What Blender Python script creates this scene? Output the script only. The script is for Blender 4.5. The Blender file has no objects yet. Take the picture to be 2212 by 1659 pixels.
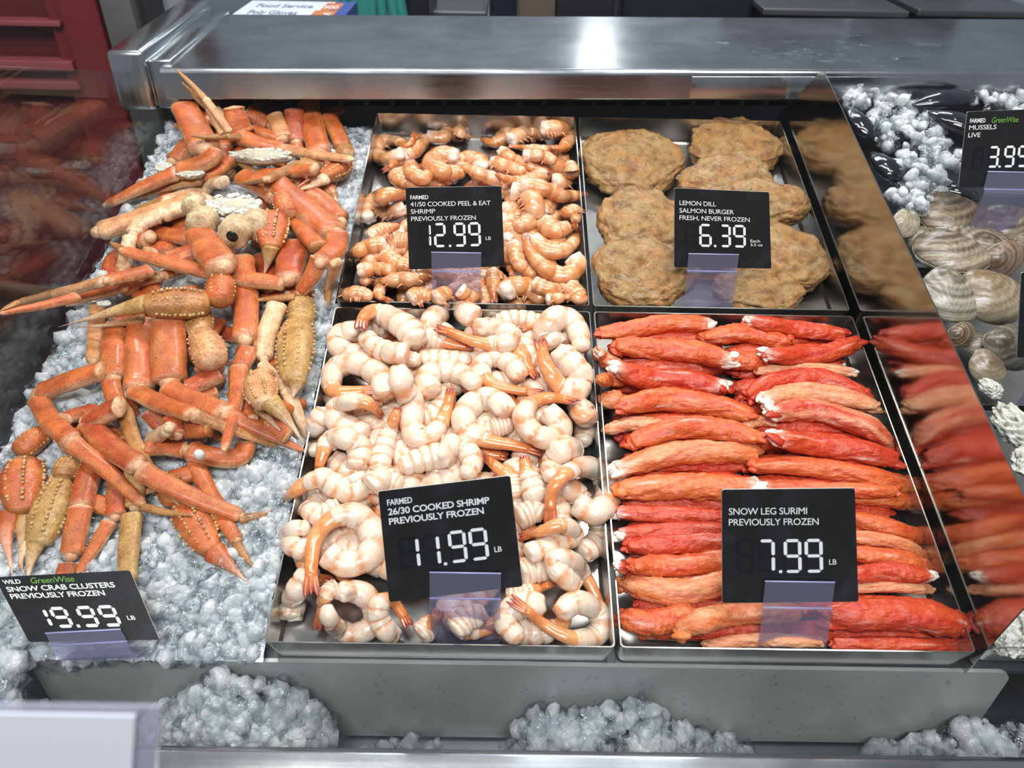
import bpy, math, random
import numpy as np
from mathutils import Vector, Matrix

# ------------------------------------------------------------------ camera, world, lights, exposure
S = bpy.context.scene
COL = S.collection
rng = np.random.default_rng(7)
random.seed(7)
V = np.array
FPX, CX, CY = 1661.0, 1106.0, 829.5          # focal length and centre of the 2212 x 1659 frame

def _rot(p, y, r):
    cp, sp = math.cos(p), math.sin(p); cy, sy = math.cos(y), math.sin(y); cr, sr = math.cos(r), math.sin(r)
    R0 = V([[1, 0, 0], [0, -sp, -cp], [0, cp, -sp]])
    Rz = V([[cy, sy, 0], [-sy, cy, 0], [0, 0, 1]])
    Rr = V([[cr, sr, 0], [-sr, cr, 0], [0, 0, 1]])
    return Rr @ R0 @ Rz

CAMR = _rot(0.8962, -0.0114, -0.0261)         # rows: right, down, forward (in the frame of the sloping display bed)
CAMC = V([0.1624, -0.1880, 0.5223])
TILT = math.radians(15.0)                     # the display bed slopes towards the customer
RB = V([[1, 0, 0], [0, math.cos(TILT), -math.sin(TILT)], [0, math.sin(TILT), math.cos(TILT)]])
UPN = RB @ V([0, 0, 1.0])                     # bed normal in the world
CW = RB @ CAMC

cam_data = bpy.data.cameras.new('camera'); cam = bpy.data.objects.new('camera', cam_data); COL.objects.link(cam)
_r, _d, _f = (RB @ CAMR[i] for i in range(3))
cam.matrix_world = Matrix(((_r[0], -_d[0], -_f[0], CW[0]), (_r[1], -_d[1], -_f[1], CW[1]), (_r[2], -_d[2], -_f[2], CW[2]), (0, 0, 0, 1)))
cam_data.sensor_width = 36.0; cam_data.lens = 36.0 * FPX / 2212.0
cam_data.clip_start = 0.01
cam_data.dof.use_dof = True; cam_data.dof.focus_distance = 0.66; cam_data.dof.aperture_fstop = 9.0
S.camera = cam

W = bpy.data.worlds.new('store_ambient'); S.world = W; W.use_nodes = True
W.node_tree.nodes['Background'].inputs[0].default_value = (0.62, 0.66, 0.72, 1)
W.node_tree.nodes['Background'].inputs[1].default_value = 0.36

def area(name, loc, target, sx, sy, power, col=(1, 1, 1)):
    l = bpy.data.lights.new(name, 'AREA'); l.shape = 'RECTANGLE'; l.size = sx; l.size_y = sy; l.energy = power; l.color = col
    o = bpy.data.objects.new(name, l); COL.objects.link(o); o.location = loc
    d = Vector(target) - Vector(loc); o.rotation_euler = d.to_track_quat('-Z', 'Y').to_euler()
    return o
def spot(name, loc, target, power, ang, size, col=(1, 1, 1)):
    l = bpy.data.lights.new(name, 'SPOT'); l.energy = power; l.color = col; l.spot_size = math.radians(ang); l.spot_blend = 0.6
    l.shadow_soft_size = size
    o = bpy.data.objects.new(name, l); COL.objects.link(o); o.location = loc
    d = Vector(target) - Vector(loc); o.rotation_euler = d.to_track_quat('-Z', 'Y').to_euler()
    return o
area('case_strip_light', (0.25, 0.42, 1.15), (0.2, 0.3, 0.1), 1.5, 0.10, 13.0, (1.0, 0.97, 0.92))
spot('ceiling_spot', (-0.55, 0.95, 2.2), (-0.12, 0.33, 0.08), 31.0, 30, 0.05, (1.0, 0.93, 0.82))
spot('ceiling_spot', (0.75, 0.8, 2.3), (0.28, 0.30, 0.05), 19.0, 34, 0.07, (1.0, 0.96, 0.9))
area('ceiling_panel', (0.5, 3.2, 2.6), (0.3, 0.6, 0.2), 2.4, 0.5, 50.0, (0.90, 0.95, 1.0))
area('kitchen_tube', (0.50, 2.9, 1.15), (0.33, 0.7, 0.25), 0.13, 0.9, 1.8, (0.92, 0.96, 1.0))
area('ceiling_panel', (0.1, -1.6, 2.6), (0.1, 0.2, 0.0), 1.8, 0.6, 100.0, (0.95, 0.97, 1.0))

S.view_settings.view_transform = 'Standard'; S.view_settings.look = 'None'
S.view_settings.gamma = 1.0; S.view_settings.use_curve_mapping = False
S.view_settings.exposure = 0.0
S.cycles.use_denoising = True
S.cycles.max_bounces = 10; S.cycles.transparent_max_bounces = 40
S.cycles.caustics_reflective = False; S.cycles.caustics_refractive = False
S.cycles.sample_clamp_indirect = 6.0

# ------------------------------------------------------------------ pixel <-> place
def ray(px, py): return CAMR.T @ V([(px - CX) / FPX, (py - CY) / FPX, 1.0])
def at(px, py, n=0.0):                        # point of the bed frame at height n above the tray rims
    d = ray(px, py); return CAMC + d * ((n - CAMC[2]) / d[2])
def onx(px, py, x):
    d = ray(px, py); return CAMC + d * ((x - CAMC[0]) / d[0])
def b2w(p): return np.asarray(p) @ RB.T
def w2b(p): return np.asarray(p) @ RB
def wray(px, py): return RB @ ray(px, py)
def aty(px, py, y):
    d = wray(px, py); return CW + d * ((y - CW[1]) / d[1])
def atz(px, py, z):
    d = wray(px, py); return CW + d * ((z - CW[2]) / d[2])
def onplane(px, py, p0, nrm):
    d = wray(px, py); return CW + d * (np.dot(np.asarray(p0) - CW, nrm) / np.dot(d, nrm))
def depth(b): return float(CAMR[2] @ (np.asarray(b) - CAMC))

# close-up frames used when measuring the photograph: offset and scale
FR = {'C1': (0, 0, 2.765), 'C2': (0, 500, 2.765), 'C3': (0, 1000, 2.5175), 'F1': (560, 640, 2.765), 'F2': (560, 1000, 2.765),
      'PE': (700, 200, 3.457), 'SU': (1260, 660, 2.765), 'S2': (1412, 1060, 2.765), 'BU': (1240, 220, 3.456),
      'CL': (1712, 100, 3.318), 'CM': (1862, 500, 3.317), 'PX': (0, 0, 1.0)}
def fp(fr, x, y):
    o = FR[fr]; return (o[0] + x / o[2], o[1] + y / o[2])

# ------------------------------------------------------------------ materials
def mat(name): 
    m = bpy.data.materials.new(name); m.use_nodes = True
    return m, m.node_tree.nodes, m.node_tree.links, m.node_tree.nodes['Principled BSDF']
def setp(b, **k):
    names = {'rough': 'Roughness', 'metal': 'Metallic', 'ior': 'IOR', 'trans': 'Transmission Weight', 'coat': 'Coat Weight', 'coatr': 'Coat Roughness',
             'sss': 'Subsurface Weight', 'sssc': 'Subsurface Scale', 'spec': 'Specular IOR Level', 'aniso': 'Anisotropic', 'alpha': 'Alpha'}
    for a, v in k.items(): b.inputs[names[a]].default_value = v
def bump(N, L, b, scale, strength, dist=0.001, detail=4.0, kind='noise', vec=None, rough=0.6):
    t = N.new('ShaderNodeTexNoise' if kind == 'noise' else 'ShaderNodeTexVoronoi'); t.inputs['Scale'].default_value = scale
    if kind == 'noise': t.inputs['Detail'].default_value = detail; t.inputs['Roughness'].default_value = rough
    if vec: L.new(vec, t.inputs['Vector'])
    else:
        tc = N.new('ShaderNodeTexCoord'); L.new(tc.outputs['Object'], t.inputs['Vector'])
    bp = N.new('ShaderNodeBump'); bp.inputs['Strength'].default_value = strength; bp.inputs['Distance'].default_value = dist
    L.new(t.outputs[0], bp.inputs['Height']); L.new(bp.outputs[0], b.inputs['Normal'])
    return t, bp
def ramp(N, stops):
    r = N.new('ShaderNodeValToRGB'); e = r.color_ramp.elements
    while len(e) < len(stops): e.new(0.5)
    for q, (p, c) in zip(e, stops): q.position = p; q.color = (*c, 1)
    return r
def plain(name, c, rough=0.5, metal=0.0, **k):
    m, N, L, b = mat(name); b.inputs['Base Color'].default_value = (*c, 1); setp(b, rough=rough, metal=metal, **k); return m
def mottled(name, scale=60., amount=0.35, rough=0.35, bscale=250., bstr=0.25, bdist=0.0008, dark=(0.7, 0.6, 0.5), stretch=None, fine=0.7, **k):
    """vertex colour of the thing itself, varied by noise"""
    m, N, L, b = mat(name)
    a = N.new('ShaderNodeAttribute'); a.attribute_name = 'Col'
    tc = N.new('ShaderNodeTexCoord'); mp = N.new('ShaderNodeMapping'); L.new(tc.outputs['Object'], mp.inputs['Vector'])
    if stretch: mp.inputs['Scale'].default_value = stretch
    n1 = N.new('ShaderNodeTexNoise'); n1.inputs['Scale'].default_value = scale; n1.inputs['Detail'].default_value = 5
    L.new(mp.outputs[0], n1.inputs['Vector'])
    r = ramp(N, [(0.33, dark), (0.62, (1, 1, 1))]); L.new(n1.outputs[0], r.inputs[0])
    mx = N.new('ShaderNodeMix'); mx.data_type = 'RGBA'; mx.blend_type = 'MULTIPLY'; mx.inputs[0].default_value = amount
    n4 = N.new('ShaderNodeTexNoise'); n4.inputs['Scale'].default_value = scale * 5.5; n4.inputs['Detail'].default_value = 4; L.new(mp.outputs[0], n4.inputs['Vector'])
    r4 = ramp(N, [(0.36, dark), (0.50, (1, 1, 1)), (0.70, (1, 1, 1))]); L.new(n4.outputs[0], r4.inputs[0])
    m4 = N.new('ShaderNodeMix'); m4.data_type = 'RGBA'; m4.blend_type = 'MULTIPLY'; m4.inputs[0].default_value = amount * fine
    L.new(a.outputs['Color'], mx.inputs[6]); L.new(r.outputs[0], mx.inputs[7]); L.new(mx.outputs[2], m4.inputs[6]); L.new(r4.outputs[0], m4.inputs[7]); L.new(m4.outputs[2], b.inputs['Base Color'])
    setp(b, rough=rough, **k)
    bump(N, L, b, bscale, bstr, bdist, vec=mp.outputs[0])
    return m
def steel(name, c=(0.55, 0.55, 0.55), rough=0.28, scale=(4, 400, 400), var=0.12, aniso=0.0, bstr=0.04):
    m, N, L, b = mat(name); setp(b, metal=1.0, aniso=aniso)
    tc = N.new('ShaderNodeTexCoord'); mp = N.new('ShaderNodeMapping'); mp.inputs['Scale'].default_value = scale
    L.new(tc.outputs['Object'], mp.inputs['Vector'])
    n = N.new('ShaderNodeTexNoise'); n.inputs['Scale'].default_value = 1.0; n.inputs['Detail'].default_value = 4; L.new(mp.outputs[0], n.inputs['Vector'])
    n2 = N.new('ShaderNodeTexNoise'); n2.inputs['Scale'].default_value = 14.0; n2.inputs['Detail'].default_value = 5; L.new(tc.outputs['Object'], n2.inputs['Vector'])
    ad = N.new('ShaderNodeMath'); ad.operation = 'ADD'; L.new(n.outputs[0], ad.inputs[0]); L.new(n2.outputs[0], ad.inputs[1])
    mr = N.new('ShaderNodeMapRange'); mr.inputs[1].default_value = 0.6; mr.inputs[2].default_value = 1.4
    mr.inputs[3].default_value = max(0.03, rough - var); mr.inputs[4].default_value = rough + var; L.new(ad.outputs[0], mr.inputs[0]); L.new(mr.outputs[0], b.inputs['Roughness'])
    r = ramp(N, [(0.3, tuple(v * 0.85 for v in c)), (0.7, tuple(min(1, v * 1.1) for v in c))]); L.new(n2.outputs[0], r.inputs[0]); L.new(r.outputs[0], b.inputs['Base Color'])
    bp = N.new('ShaderNodeBump'); bp.inputs['Strength'].default_value = bstr; bp.inputs['Distance'].default_value = 0.0005
    L.new(n.outputs[0], bp.inputs['Height']); L.new(bp.outputs[0], b.inputs['Normal'])
    return m
def clear(name, tint=(1, 1, 1), f0=0.04, rough=0.03, mult=1.0, body=0.0, bodyc=(0.4, 0.4, 0.6)):
    """thin clear sheet: tinted see-through plus mirror reflection growing at grazing angles"""
    m = bpy.data.materials.new(name); m.use_nodes = True; N = m.node_tree.nodes; L = m.node_tree.links; N.clear()
    out = N.new('ShaderNodeOutputMaterial'); tr = N.new('ShaderNodeBsdfTransparent'); tr.inputs[0].default_value = (*tint, 1)
    gl = N.new('ShaderNodeBsdfGlossy'); gl.inputs['Roughness'].default_value = rough
    lw = N.new('ShaderNodeLayerWeight'); lw.inputs[0].default_value = 0.5
    pw = N.new('ShaderNodeMath'); pw.operation = 'POWER'; pw.inputs[1].default_value = 4.5; L.new(lw.outputs['Facing'], pw.inputs[0])
    ma = N.new('ShaderNodeMath'); ma.operation = 'MULTIPLY_ADD'; ma.inputs[1].default_value = mult; ma.inputs[2].default_value = f0; ma.use_clamp = True
    L.new(pw.outputs[0], ma.inputs[0])
    src = tr
    if body > 0:
        df = N.new('ShaderNodeBsdfDiffuse'); df.inputs[0].default_value = (*bodyc, 1); m0 = N.new('ShaderNodeMixShader'); m0.inputs[0].default_value = body
        L.new(tr.outputs[0], m0.inputs[1]); L.new(df.outputs[0], m0.inputs[2]); src = m0
    mx = N.new('ShaderNodeMixShader'); L.new(ma.outputs[0], mx.inputs[0]); L.new(src.outputs[0], mx.inputs[1]); L.new(gl.outputs[0], mx.inputs[2])
    L.new(mx.outputs[0], out.inputs[0]); return m

M = {}
M['steel'] = steel('counter_steel', (0.56, 0.58, 0.60), 0.20, (3, 300, 300), 0.05, 0, 0.006)
M['mirror'] = steel('polished_divider_steel', (0.50, 0.47, 0.44), 0.12, (60, 60, 60), 0.04, 0, 0.008)
M['tray'] = steel('tray_steel', (0.60, 0.58, 0.55), 0.24, (30, 30, 30), 0.05, 0, 0.01)
M['plate'] = steel('wet_ledge_steel', (0.50, 0.51, 0.50), 0.45, (4, 90, 90), 0.08, 0, 0.02); M['plate'].node_tree.nodes['Principled BSDF'].inputs['Metallic'].default_value = 0.45
M['darksteel'] = steel('dark_liner_steel', (0.16, 0.17, 0.18), 0.35, (30, 30, 30), 0.08)  # dark steel colour shared by bed, channel, case side and back shelf
M['black'] = plain('black_grille', (0.012, 0.013, 0.016), 0.4)
M['glass'] = clear('clear_glass', (0.93, 0.95, 0.95), 0.05, 0.01, 1.0)
M['frontglass'] = clear('clear_front_glass', (0.97, 0.98, 0.98), 0.012, 0.02, 0.7)
M['plastic'] = clear('clear_lavender_plastic', (0.84, 0.82, 0.92), 0.07, 0.08, 0.8, 0.14, (0.42, 0.42, 0.58))
M['card'] = None
def make_card():
    m, N, L, b = mat('black_card'); tc = N.new('ShaderNodeTexCoord'); n = N.new('ShaderNodeTexNoise'); n.inputs['Scale'].default_value = 45; n.inputs['Detail'].default_value = 6
    L.new(tc.outputs['Object'], n.inputs['Vector']); r = ramp(N, [(0.5, (0.008, 0.008, 0.009)), (0.8, (0.022, 0.023, 0.026))]); L.new(n.outputs[0], r.inputs[0]); L.new(r.outputs[0], b.inputs['Base Color'])
    setp(b, rough=0.28); bump(N, L, b, 30, 0.08, 0.002); return m
M['card'] = make_card()
M['cardedge'] = plain('card_edge', (0.55, 0.55, 0.52), 0.6)
M['ink'] = plain('white_print', (0.86, 0.86, 0.85), 0.5)
M['ghost'] = plain('unlit_segment_print', (0.003, 0.003, 0.006), 0.35)
M['green'] = plain('green_print', (0.16, 0.36, 0.05), 0.5)
M['crab'] = mottled('crab_shell', 75, 0.75, 0.36, 700, 0.5, 0.0016, (0.60, 0.42, 0.26), coat=0.2, coatr=0.15)
M['crabmeat'] = mottled('crab_meat', 120, 0.3, 0.55, 420, 0.9, 0.002, (0.85, 0.8, 0.7), sss=0.2, sssc=0.004)
M['shrimp'] = mottled('cooked_shrimp_flesh', 110, 0.40, 0.22, 330, 0.35, 0.0018, (0.95, 0.74, 0.56), sss=0.16, sssc=0.004, coat=0.4, coatr=0.08)
M['tail'] = mottled('shrimp_tail_shell', 150, 0.5, 0.22, 260, 0.3, 0.0008, (0.72, 0.42, 0.3), sss=0.1, sssc=0.003, coat=0.5, coatr=0.08)
M['peel'] = mottled('shell_on_shrimp', 120, 0.5, 0.20, 320, 0.35, 0.0016, (0.86, 0.62, 0.46), sss=0.12, sssc=0.004, coat=0.5, coatr=0.08)
M['surimi'] = mottled('surimi_stick', 60, 0.6, 0.38, 130, 0.8, 0.0035, (0.86, 0.42, 0.34), (0.6, 1.6, 1.6), sss=0.06, sssc=0.003, coat=0.12, coatr=0.2)
M['surimiflesh'] = mottled('surimi_white_flesh', 90, 0.35, 0.4, 250, 0.6, 0.0015, (0.95, 0.72, 0.66), sss=0.2, sssc=0.004, coat=0.2, coatr=0.2)
def make_burger():
    m, N, L, b = mat('salmon_burger'); a = N.new('ShaderNodeAttribute'); a.attribute_name = 'Col'; tc = N.new('ShaderNodeTexCoord')
    n1 = N.new('ShaderNodeTexNoise'); n1.inputs['Scale'].default_value = 75; n1.inputs['Detail'].default_value = 8; n1.inputs['Roughness'].default_value = 0.65; L.new(tc.outputs['Object'], n1.inputs['Vector'])
    r = ramp(N, [(0.30, (0.17, 0.085, 0.025)), (0.44, (0.36, 0.20, 0.065)), (0.56, (0.49, 0.32, 0.125)), (0.72, (0.52, 0.25, 0.075))]); L.new(n1.outputs[0], r.inputs[0])
    n2 = N.new('ShaderNodeTexVoronoi'); n2.inputs['Scale'].default_value = 210; L.new(tc.outputs['Object'], n2.inputs['Vector'])
    r2 = ramp(N, [(0.0, (0.14, 0.10, 0.04)), (0.16, (0.30, 0.22, 0.1)), (0.24, (1, 1, 1))]); L.new(n2.outputs['Distance'], r2.inputs[0])
    n3 = N.new('ShaderNodeTexNoise'); n3.inputs['Scale'].default_value = 260; L.new(tc.outputs['Object'], n3.inputs['Vector'])
    r3 = ramp(N, [(0.55, (0, 0, 0)), (0.66, (1, 1, 1))]); L.new(n3.outputs[0], r3.inputs[0])
    mx = N.new('ShaderNodeMix'); mx.data_type = 'RGBA'; mx.blend_type = 'MULTIPLY'; L.new(r3.outputs[0], mx.inputs[0]); L.new(r.outputs[0], mx.inputs[6]); L.new(r2.outputs[0], mx.inputs[7])
    m2 = N.new('ShaderNodeMix'); m2.data_type = 'RGBA'; m2.blend_type = 'MULTIPLY'; m2.inputs[0].default_value = 1.0; L.new(mx.outputs[2], m2.inputs[6]); L.new(a.outputs['Color'], m2.inputs[7])
    L.new(m2.outputs[2], b.inputs['Base Color']); setp(b, rough=0.42, coat=0.3, coatr=0.25, sss=0.08, sssc=0.003); bump(N, L, b, 150, 0.9, 0.0045, 8, rough=0.72); return m
M['burger'] = make_burger()
def make_ice():
    """wet crushed ice: partly see-through, milky inside, glossy outside"""
    m, N, L, b = mat('crushed_ice'); b.inputs['Base Color'].default_value = (0.88, 0.90, 0.91, 1)
    setp(b, rough=0.06, ior=1.31, sss=0.4, sssc=0.012, coat=1.0, coatr=0.02); b.inputs['Subsurface Radius'].default_value = (0.9, 0.97, 1.0)
    t, bp = bump(N, L, b, 300, 0.6, 0.0030, 2); L.new(bp.outputs[0], b.inputs['Coat Normal'])
    tr = N.new('ShaderNodeBsdfTransparent'); tr.inputs[0].default_value = (0.93, 0.96, 0.98, 1)
    lw = N.new('ShaderNodeLayerWeight'); lw.inputs[0].default_value = 0.5; L.new(bp.outputs[0], lw.inputs['Normal'])
    n2 = N.new('ShaderNodeTexNoise'); n2.inputs['Scale'].default_value = 90; L.new(t.inputs['Vector'].links[0].from_socket, n2.inputs['Vector'])
    mr = N.new('ShaderNodeMapRange'); mr.inputs[1].default_value = 0.38; mr.inputs[2].default_value = 0.62; mr.inputs[3].default_value = 0.26; mr.inputs[4].default_value = 0.66; L.new(n2.outputs[0], mr.inputs[0])
    ad = N.new('ShaderNodeMath'); ad.operation = 'MULTIPLY_ADD'; ad.inputs[1].default_value = 0.35; ad.use_clamp = True; L.new(lw.outputs['Facing'], ad.inputs[0]); L.new(mr.outputs[0], ad.inputs[2])
    mx = N.new('ShaderNodeMixShader'); L.new(ad.outputs[0], mx.inputs[0]); L.new(tr.outputs[0], mx.inputs[1]); L.new(b.outputs[0], mx.inputs[2]); L.new(mx.outputs[0], N['Material Output'].inputs[0])
    return m
M['ice'] = make_ice()
M['icebase'] = plain('packed_ice', (0.70, 0.73, 0.75), 0.18, coat=0.6, coatr=0.04); bump(M['icebase'].node_tree.nodes, M['icebase'].node_tree.links, M['icebase'].node_tree.nodes['Principled BSDF'], 240, 0.8, 0.004, 4)
M['iceclear'] = clear('clear_ice', (0.955, 0.97, 0.978), 0.06, 0.02, 0.9)
def _wavy(m, scale, strength, dist):
    N = m.node_tree.nodes; L = m.node_tree.links; tc = N.new('ShaderNodeTexCoord'); n = N.new('ShaderNodeTexNoise'); n.inputs['Scale'].default_value = scale; n.inputs['Detail'].default_value = 2
    L.new(tc.outputs['Object'], n.inputs['Vector']); bp = N.new('ShaderNodeBump'); bp.inputs['Strength'].default_value = strength; bp.inputs['Distance'].default_value = dist; L.new(n.outputs[0], bp.inputs['Height'])
    for q in N:
        if q.type in ('BSDF_GLOSSY', 'LAYER_WEIGHT'): L.new(bp.outputs[0], q.inputs['Normal'])
_wavy(M['iceclear'], 240, 0.8, 0.003)
def make_clam():
    m, N, L, b = mat('clam_shell'); a = N.new('ShaderNodeAttribute'); a.attribute_name = 'Col'; tc = N.new('ShaderNodeTexCoord')
    n1 = N.new('ShaderNodeTexNoise'); n1.inputs['Scale'].default_value = 190; n1.inputs['Detail'].default_value = 5; L.new(tc.outputs['Object'], n1.inputs['Vector'])
    r = ramp(N, [(0.35, (0.55, 0.47, 0.36)), (0.6, (1, 1, 1))]); L.new(n1.outputs[0], r.inputs[0])
    mx = N.new('ShaderNodeMix'); mx.data_type = 'RGBA'; mx.blend_type = 'MULTIPLY'; mx.inputs[0].default_value = 0.55; L.new(a.outputs['Color'], mx.inputs[6]); L.new(r.outputs[0], mx.inputs[7]); L.new(mx.outputs[2], b.inputs['Base Color'])
    setp(b, rough=0.35, coat=0.3, coatr=0.2); bump(N, L, b, 300, 0.3, 0.0006); return m
M['clam'] = make_clam()
M['mussel'] = plain('mussel_shell', (0.008, 0.009, 0.014), 0.16, coat=0.6, coatr=0.05)
M['water'] = clear('water_drop', (0.90, 0.92, 0.94), 0.03, 0.02, 0.25)
# ------------------------------------------------------------------ geometry helpers
class MB:
    """collects shapes given in world coordinates; build() links them as ONE mesh object"""
    def __init__(s): s.v = []; s.f = []; s.c = []; s.n = 0; s.mi = []
    def add(s, v, f, c=None, mi=0):
        v = np.asarray(v, float).reshape(-1, 3); s.v.append(v)
        s.f += [tuple(i + s.n for i in q) for q in f]; s.mi += [mi] * len(f)
        c = np.ones((len(v), 3)) if c is None else np.broadcast_to(np.asarray(c, float), (len(v), 3)); s.c.append(c); s.n += len(v)
    def build(s, name, m, parent=None, smooth=True, loc=None, attr=True):
        v = np.vstack(s.v)
        if parent is not None: o0 = V(parent['_o'])
        else: o0 = V(loc) if loc is not None else V([(v[:, 0].min() + v[:, 0].max()) / 2, (v[:, 1].min() + v[:, 1].max()) / 2, v[:, 2].min()])
        me = bpy.data.meshes.new(name); me.from_pydata((v - o0).tolist(), [], s.f)
        if attr:
            ca = me.color_attributes.new('Col', 'FLOAT_COLOR', 'POINT'); cc = np.ones((len(v), 4)); cc[:, :3] = np.vstack(s.c)
            ca.data.foreach_set('color', cc.astype(np.float32).ravel())
        for mm in (m if isinstance(m, (list, tuple)) else [m]): me.materials.append(mm)
        me.polygons.foreach_set('use_smooth', [bool(smooth)] * len(me.polygons)); me.polygons.foreach_set('material_index', s.mi); me.update()
        o = bpy.data.objects.new(name, me); COL.objects.link(o)
        if parent is not None: o.parent = parent
        else: o.location = o0
        o['_o'] = [float(q) for q in o0]
        return o
    # ---- shapes
    def box(s, lo, hi, T=None, c=None, mi=0, bev=0.0):
        lo, hi = V(lo, float), V(hi, float)
        if bev <= 0:
            v = V([[x, y, z] for x in (lo[0], hi[0]) for y in (lo[1], hi[1]) for z in (lo[2], hi[2])])
            f = [(0, 1, 3, 2), (4, 6, 7, 5), (0, 4, 5, 1), (2, 3, 7, 6), (0, 2, 6, 4), (1, 5, 7, 3)]
        else:
            bm = bmesh.new(); bmesh.ops.create_cube(bm, size=1.0)
            for w in bm.verts: w.co = Vector([(lo[i] + hi[i]) / 2 + w.co[i] * (hi[i] - lo[i]) for i in range(3)])
            bmesh.ops.bevel(bm, geom=list(bm.edges), offset=bev, segments=2, affect='EDGES', profile=0.6)
            bm.verts.index_update(); v = V([w.co[:] for w in bm.verts]); f = [tuple(w.index for w in q.verts) for q in bm.faces]; bm.free()
        s.add(v if T is None else T(v), f, c, mi)
    def prism(s, poly, d0, T=None, c=None, mi=0):
        """poly: list of 3d points (planar); d0: extrusion vector"""
        p = V(poly, float); n = len(p); v = np.vstack([p, p + V(d0)])
        f = [tuple(range(n))[::-1], tuple(range(n, 2 * n))] + [(i, (i + 1) % n, n + (i + 1) % n, n + i) for i in range(n)]
        s.add(v if T is None else T(v), f, c, mi)
    def sweep(s, P, ra, rb, up, Mn=16, colf=None, disp=None, mi=0, round_end=(0.5, 0.5)):
        P = np.asarray(P, float); n = len(P); ra = np.broadcast_to(ra, n).astype(float); rb = np.broadcast_to(rb, n).astype(float)
        T = np.gradient(P, axis=0); T /= np.linalg.norm(T, axis=1)[:, None] + 1e-12
        up = np.broadcast_to(V(up, float), (n, 3)); U = up - (up * T).sum(1)[:, None] * T; U /= np.linalg.norm(U, axis=1)[:, None] + 1e-9
        Sd = np.cross(T, U); a = np.linspace(0, 2 * math.pi, Mn, endpoint=False)
        k = np.ones((n, Mn)) if disp is None else disp(np.linspace(0, 1, n)[:, None], a[None, :])
        k = np.broadcast_to(k, (n, Mn))
        R = P[:, None, :] + (Sd[:, None, :] * (ra[:, None] * np.cos(a)[None] * k)[..., None] + U[:, None, :] * (rb[:, None] * np.sin(a)[None] * k)[..., None])
        v = R.reshape(-1, 3); c = np.ones((n, Mn, 3)) if colf is None else np.broadcast_to(colf(np.linspace(0, 1, n)[:, None], a[None, :]), (n, Mn, 3))
        f = [(i * Mn + j, i * Mn + (j + 1) % Mn, (i + 1) * Mn + (j + 1) % Mn, (i + 1) * Mn + j) for i in range(n - 1) for j in range(Mn)]
        caps = V([P[0] - T[0] * round_end[0] * min(ra[0], rb[0]), P[-1] + T[-1] * round_end[1] * min(ra[-1], rb[-1])])
        b = n * Mn
        f += [(b, (j + 1) % Mn, j) for j in range(Mn)] + [(b + 1, (n - 1) * Mn + j, (n - 1) * Mn + (j + 1) % Mn) for j in range(Mn)]
        s.add(np.vstack([v, caps]), f, np.vstack([c.reshape(-1, 3), c[0].mean(0)[None], c[-1].mean(0)[None]]), mi)
    def blob(s, cen, rad, axes=None, sub=2, amp=0.15, fr=2.5, c=None, mi=0):
        v, f = ICO[sub]; ph = rng.uniform(0, 6.28, 3)
        k = 1 + amp * vn(v * fr + ph, 1.0)
        w = v * k[:, None] * V(rad)
        if axes is not None: w = w @ np.asarray(axes)
        s.add(w + V(cen), f, c, mi)
import bmesh
def _ico(sub):
    bm = bmesh.new(); bmesh.ops.create_icosphere(bm, subdivisions=sub, radius=1.0); bm.verts.index_update()
    v = V([w.co[:] for w in bm.verts]); f = [tuple(w.index for w in q.verts) for q in bm.faces]; bm.free(); return v, f
ICO = {i: _ico(i) for i in (1, 2, 3, 4, 5)}
def vn(p, s=1.0):
    """cheap smooth noise in about -1..1 on an (n,3) array"""
    p = np.asarray(p) * s; x, y, z = p[..., 0], p[..., 1], p[..., 2]
    return (np.sin(1.7 * x + 1.3 * np.sin(1.1 * y + .6) + .4) * np.cos(1.3 * y + 1.2 * np.sin(1.4 * z)) + 0.6 * np.sin(2.9 * z + 1.5 * np.cos(2.1 * x) + 1.1) * np.cos(2.3 * x - 1.7 * y)
            + 0.4 * np.sin(4.3 * y + 3.7 * z + 1.2 * np.sin(3.1 * x))) / 1.5
def cat(pts, m=10):
    """smooth curve through points, m steps per span"""
    p = np.asarray(pts, float)
    if len(p) == 2: return p[0] + (p[1] - p[0]) * np.linspace(0, 1, m + 1)[:, None]
    q = np.vstack([2 * p[0] - p[1], p, 2 * p[-1] - p[-2]]); out = []
    for i in range(1, len(q) - 2):
        t = np.linspace(0, 1, m, endpoint=False)[:, None]; a, b, c, d = q[i - 1], q[i], q[i + 1], q[i + 2]
        out.append(0.5 * (2 * b + (c - a) * t + (2 * a - 5 * b + 4 * c - d) * t * t + (3 * b - a - 3 * c + d) * t ** 3))
    return np.vstack(out + [p[-1:]])
def even(P, n):
    d = np.r_[0, np.cumsum(np.linalg.norm(np.diff(P, axis=0), axis=1))]; t = np.linspace(0, d[-1], n)
    return np.stack([np.interp(t, d, P[:, k]) for k in range(P.shape[1])], 1)
def tag(o, label, cat_, group=None):
    o['label'] = label; o['category'] = cat_
    if group: o['group'] = group
    return o
def thing(name, label, cat_, loc, group=None):
    o = bpy.data.objects.new(name, None); COL.objects.link(o); o.location = loc; o.empty_display_size = 0.01
    o['_o'] = [float(q) for q in loc]; return tag(o, label, cat_, group)
def struct(o): o['kind'] = 'structure'; return o
def mix(a, b, t): t = np.asarray(t)[..., None]; return V(a) * (1 - t) + V(b) * t
def clampf(x): return np.clip(x, 0, 1)

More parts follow.
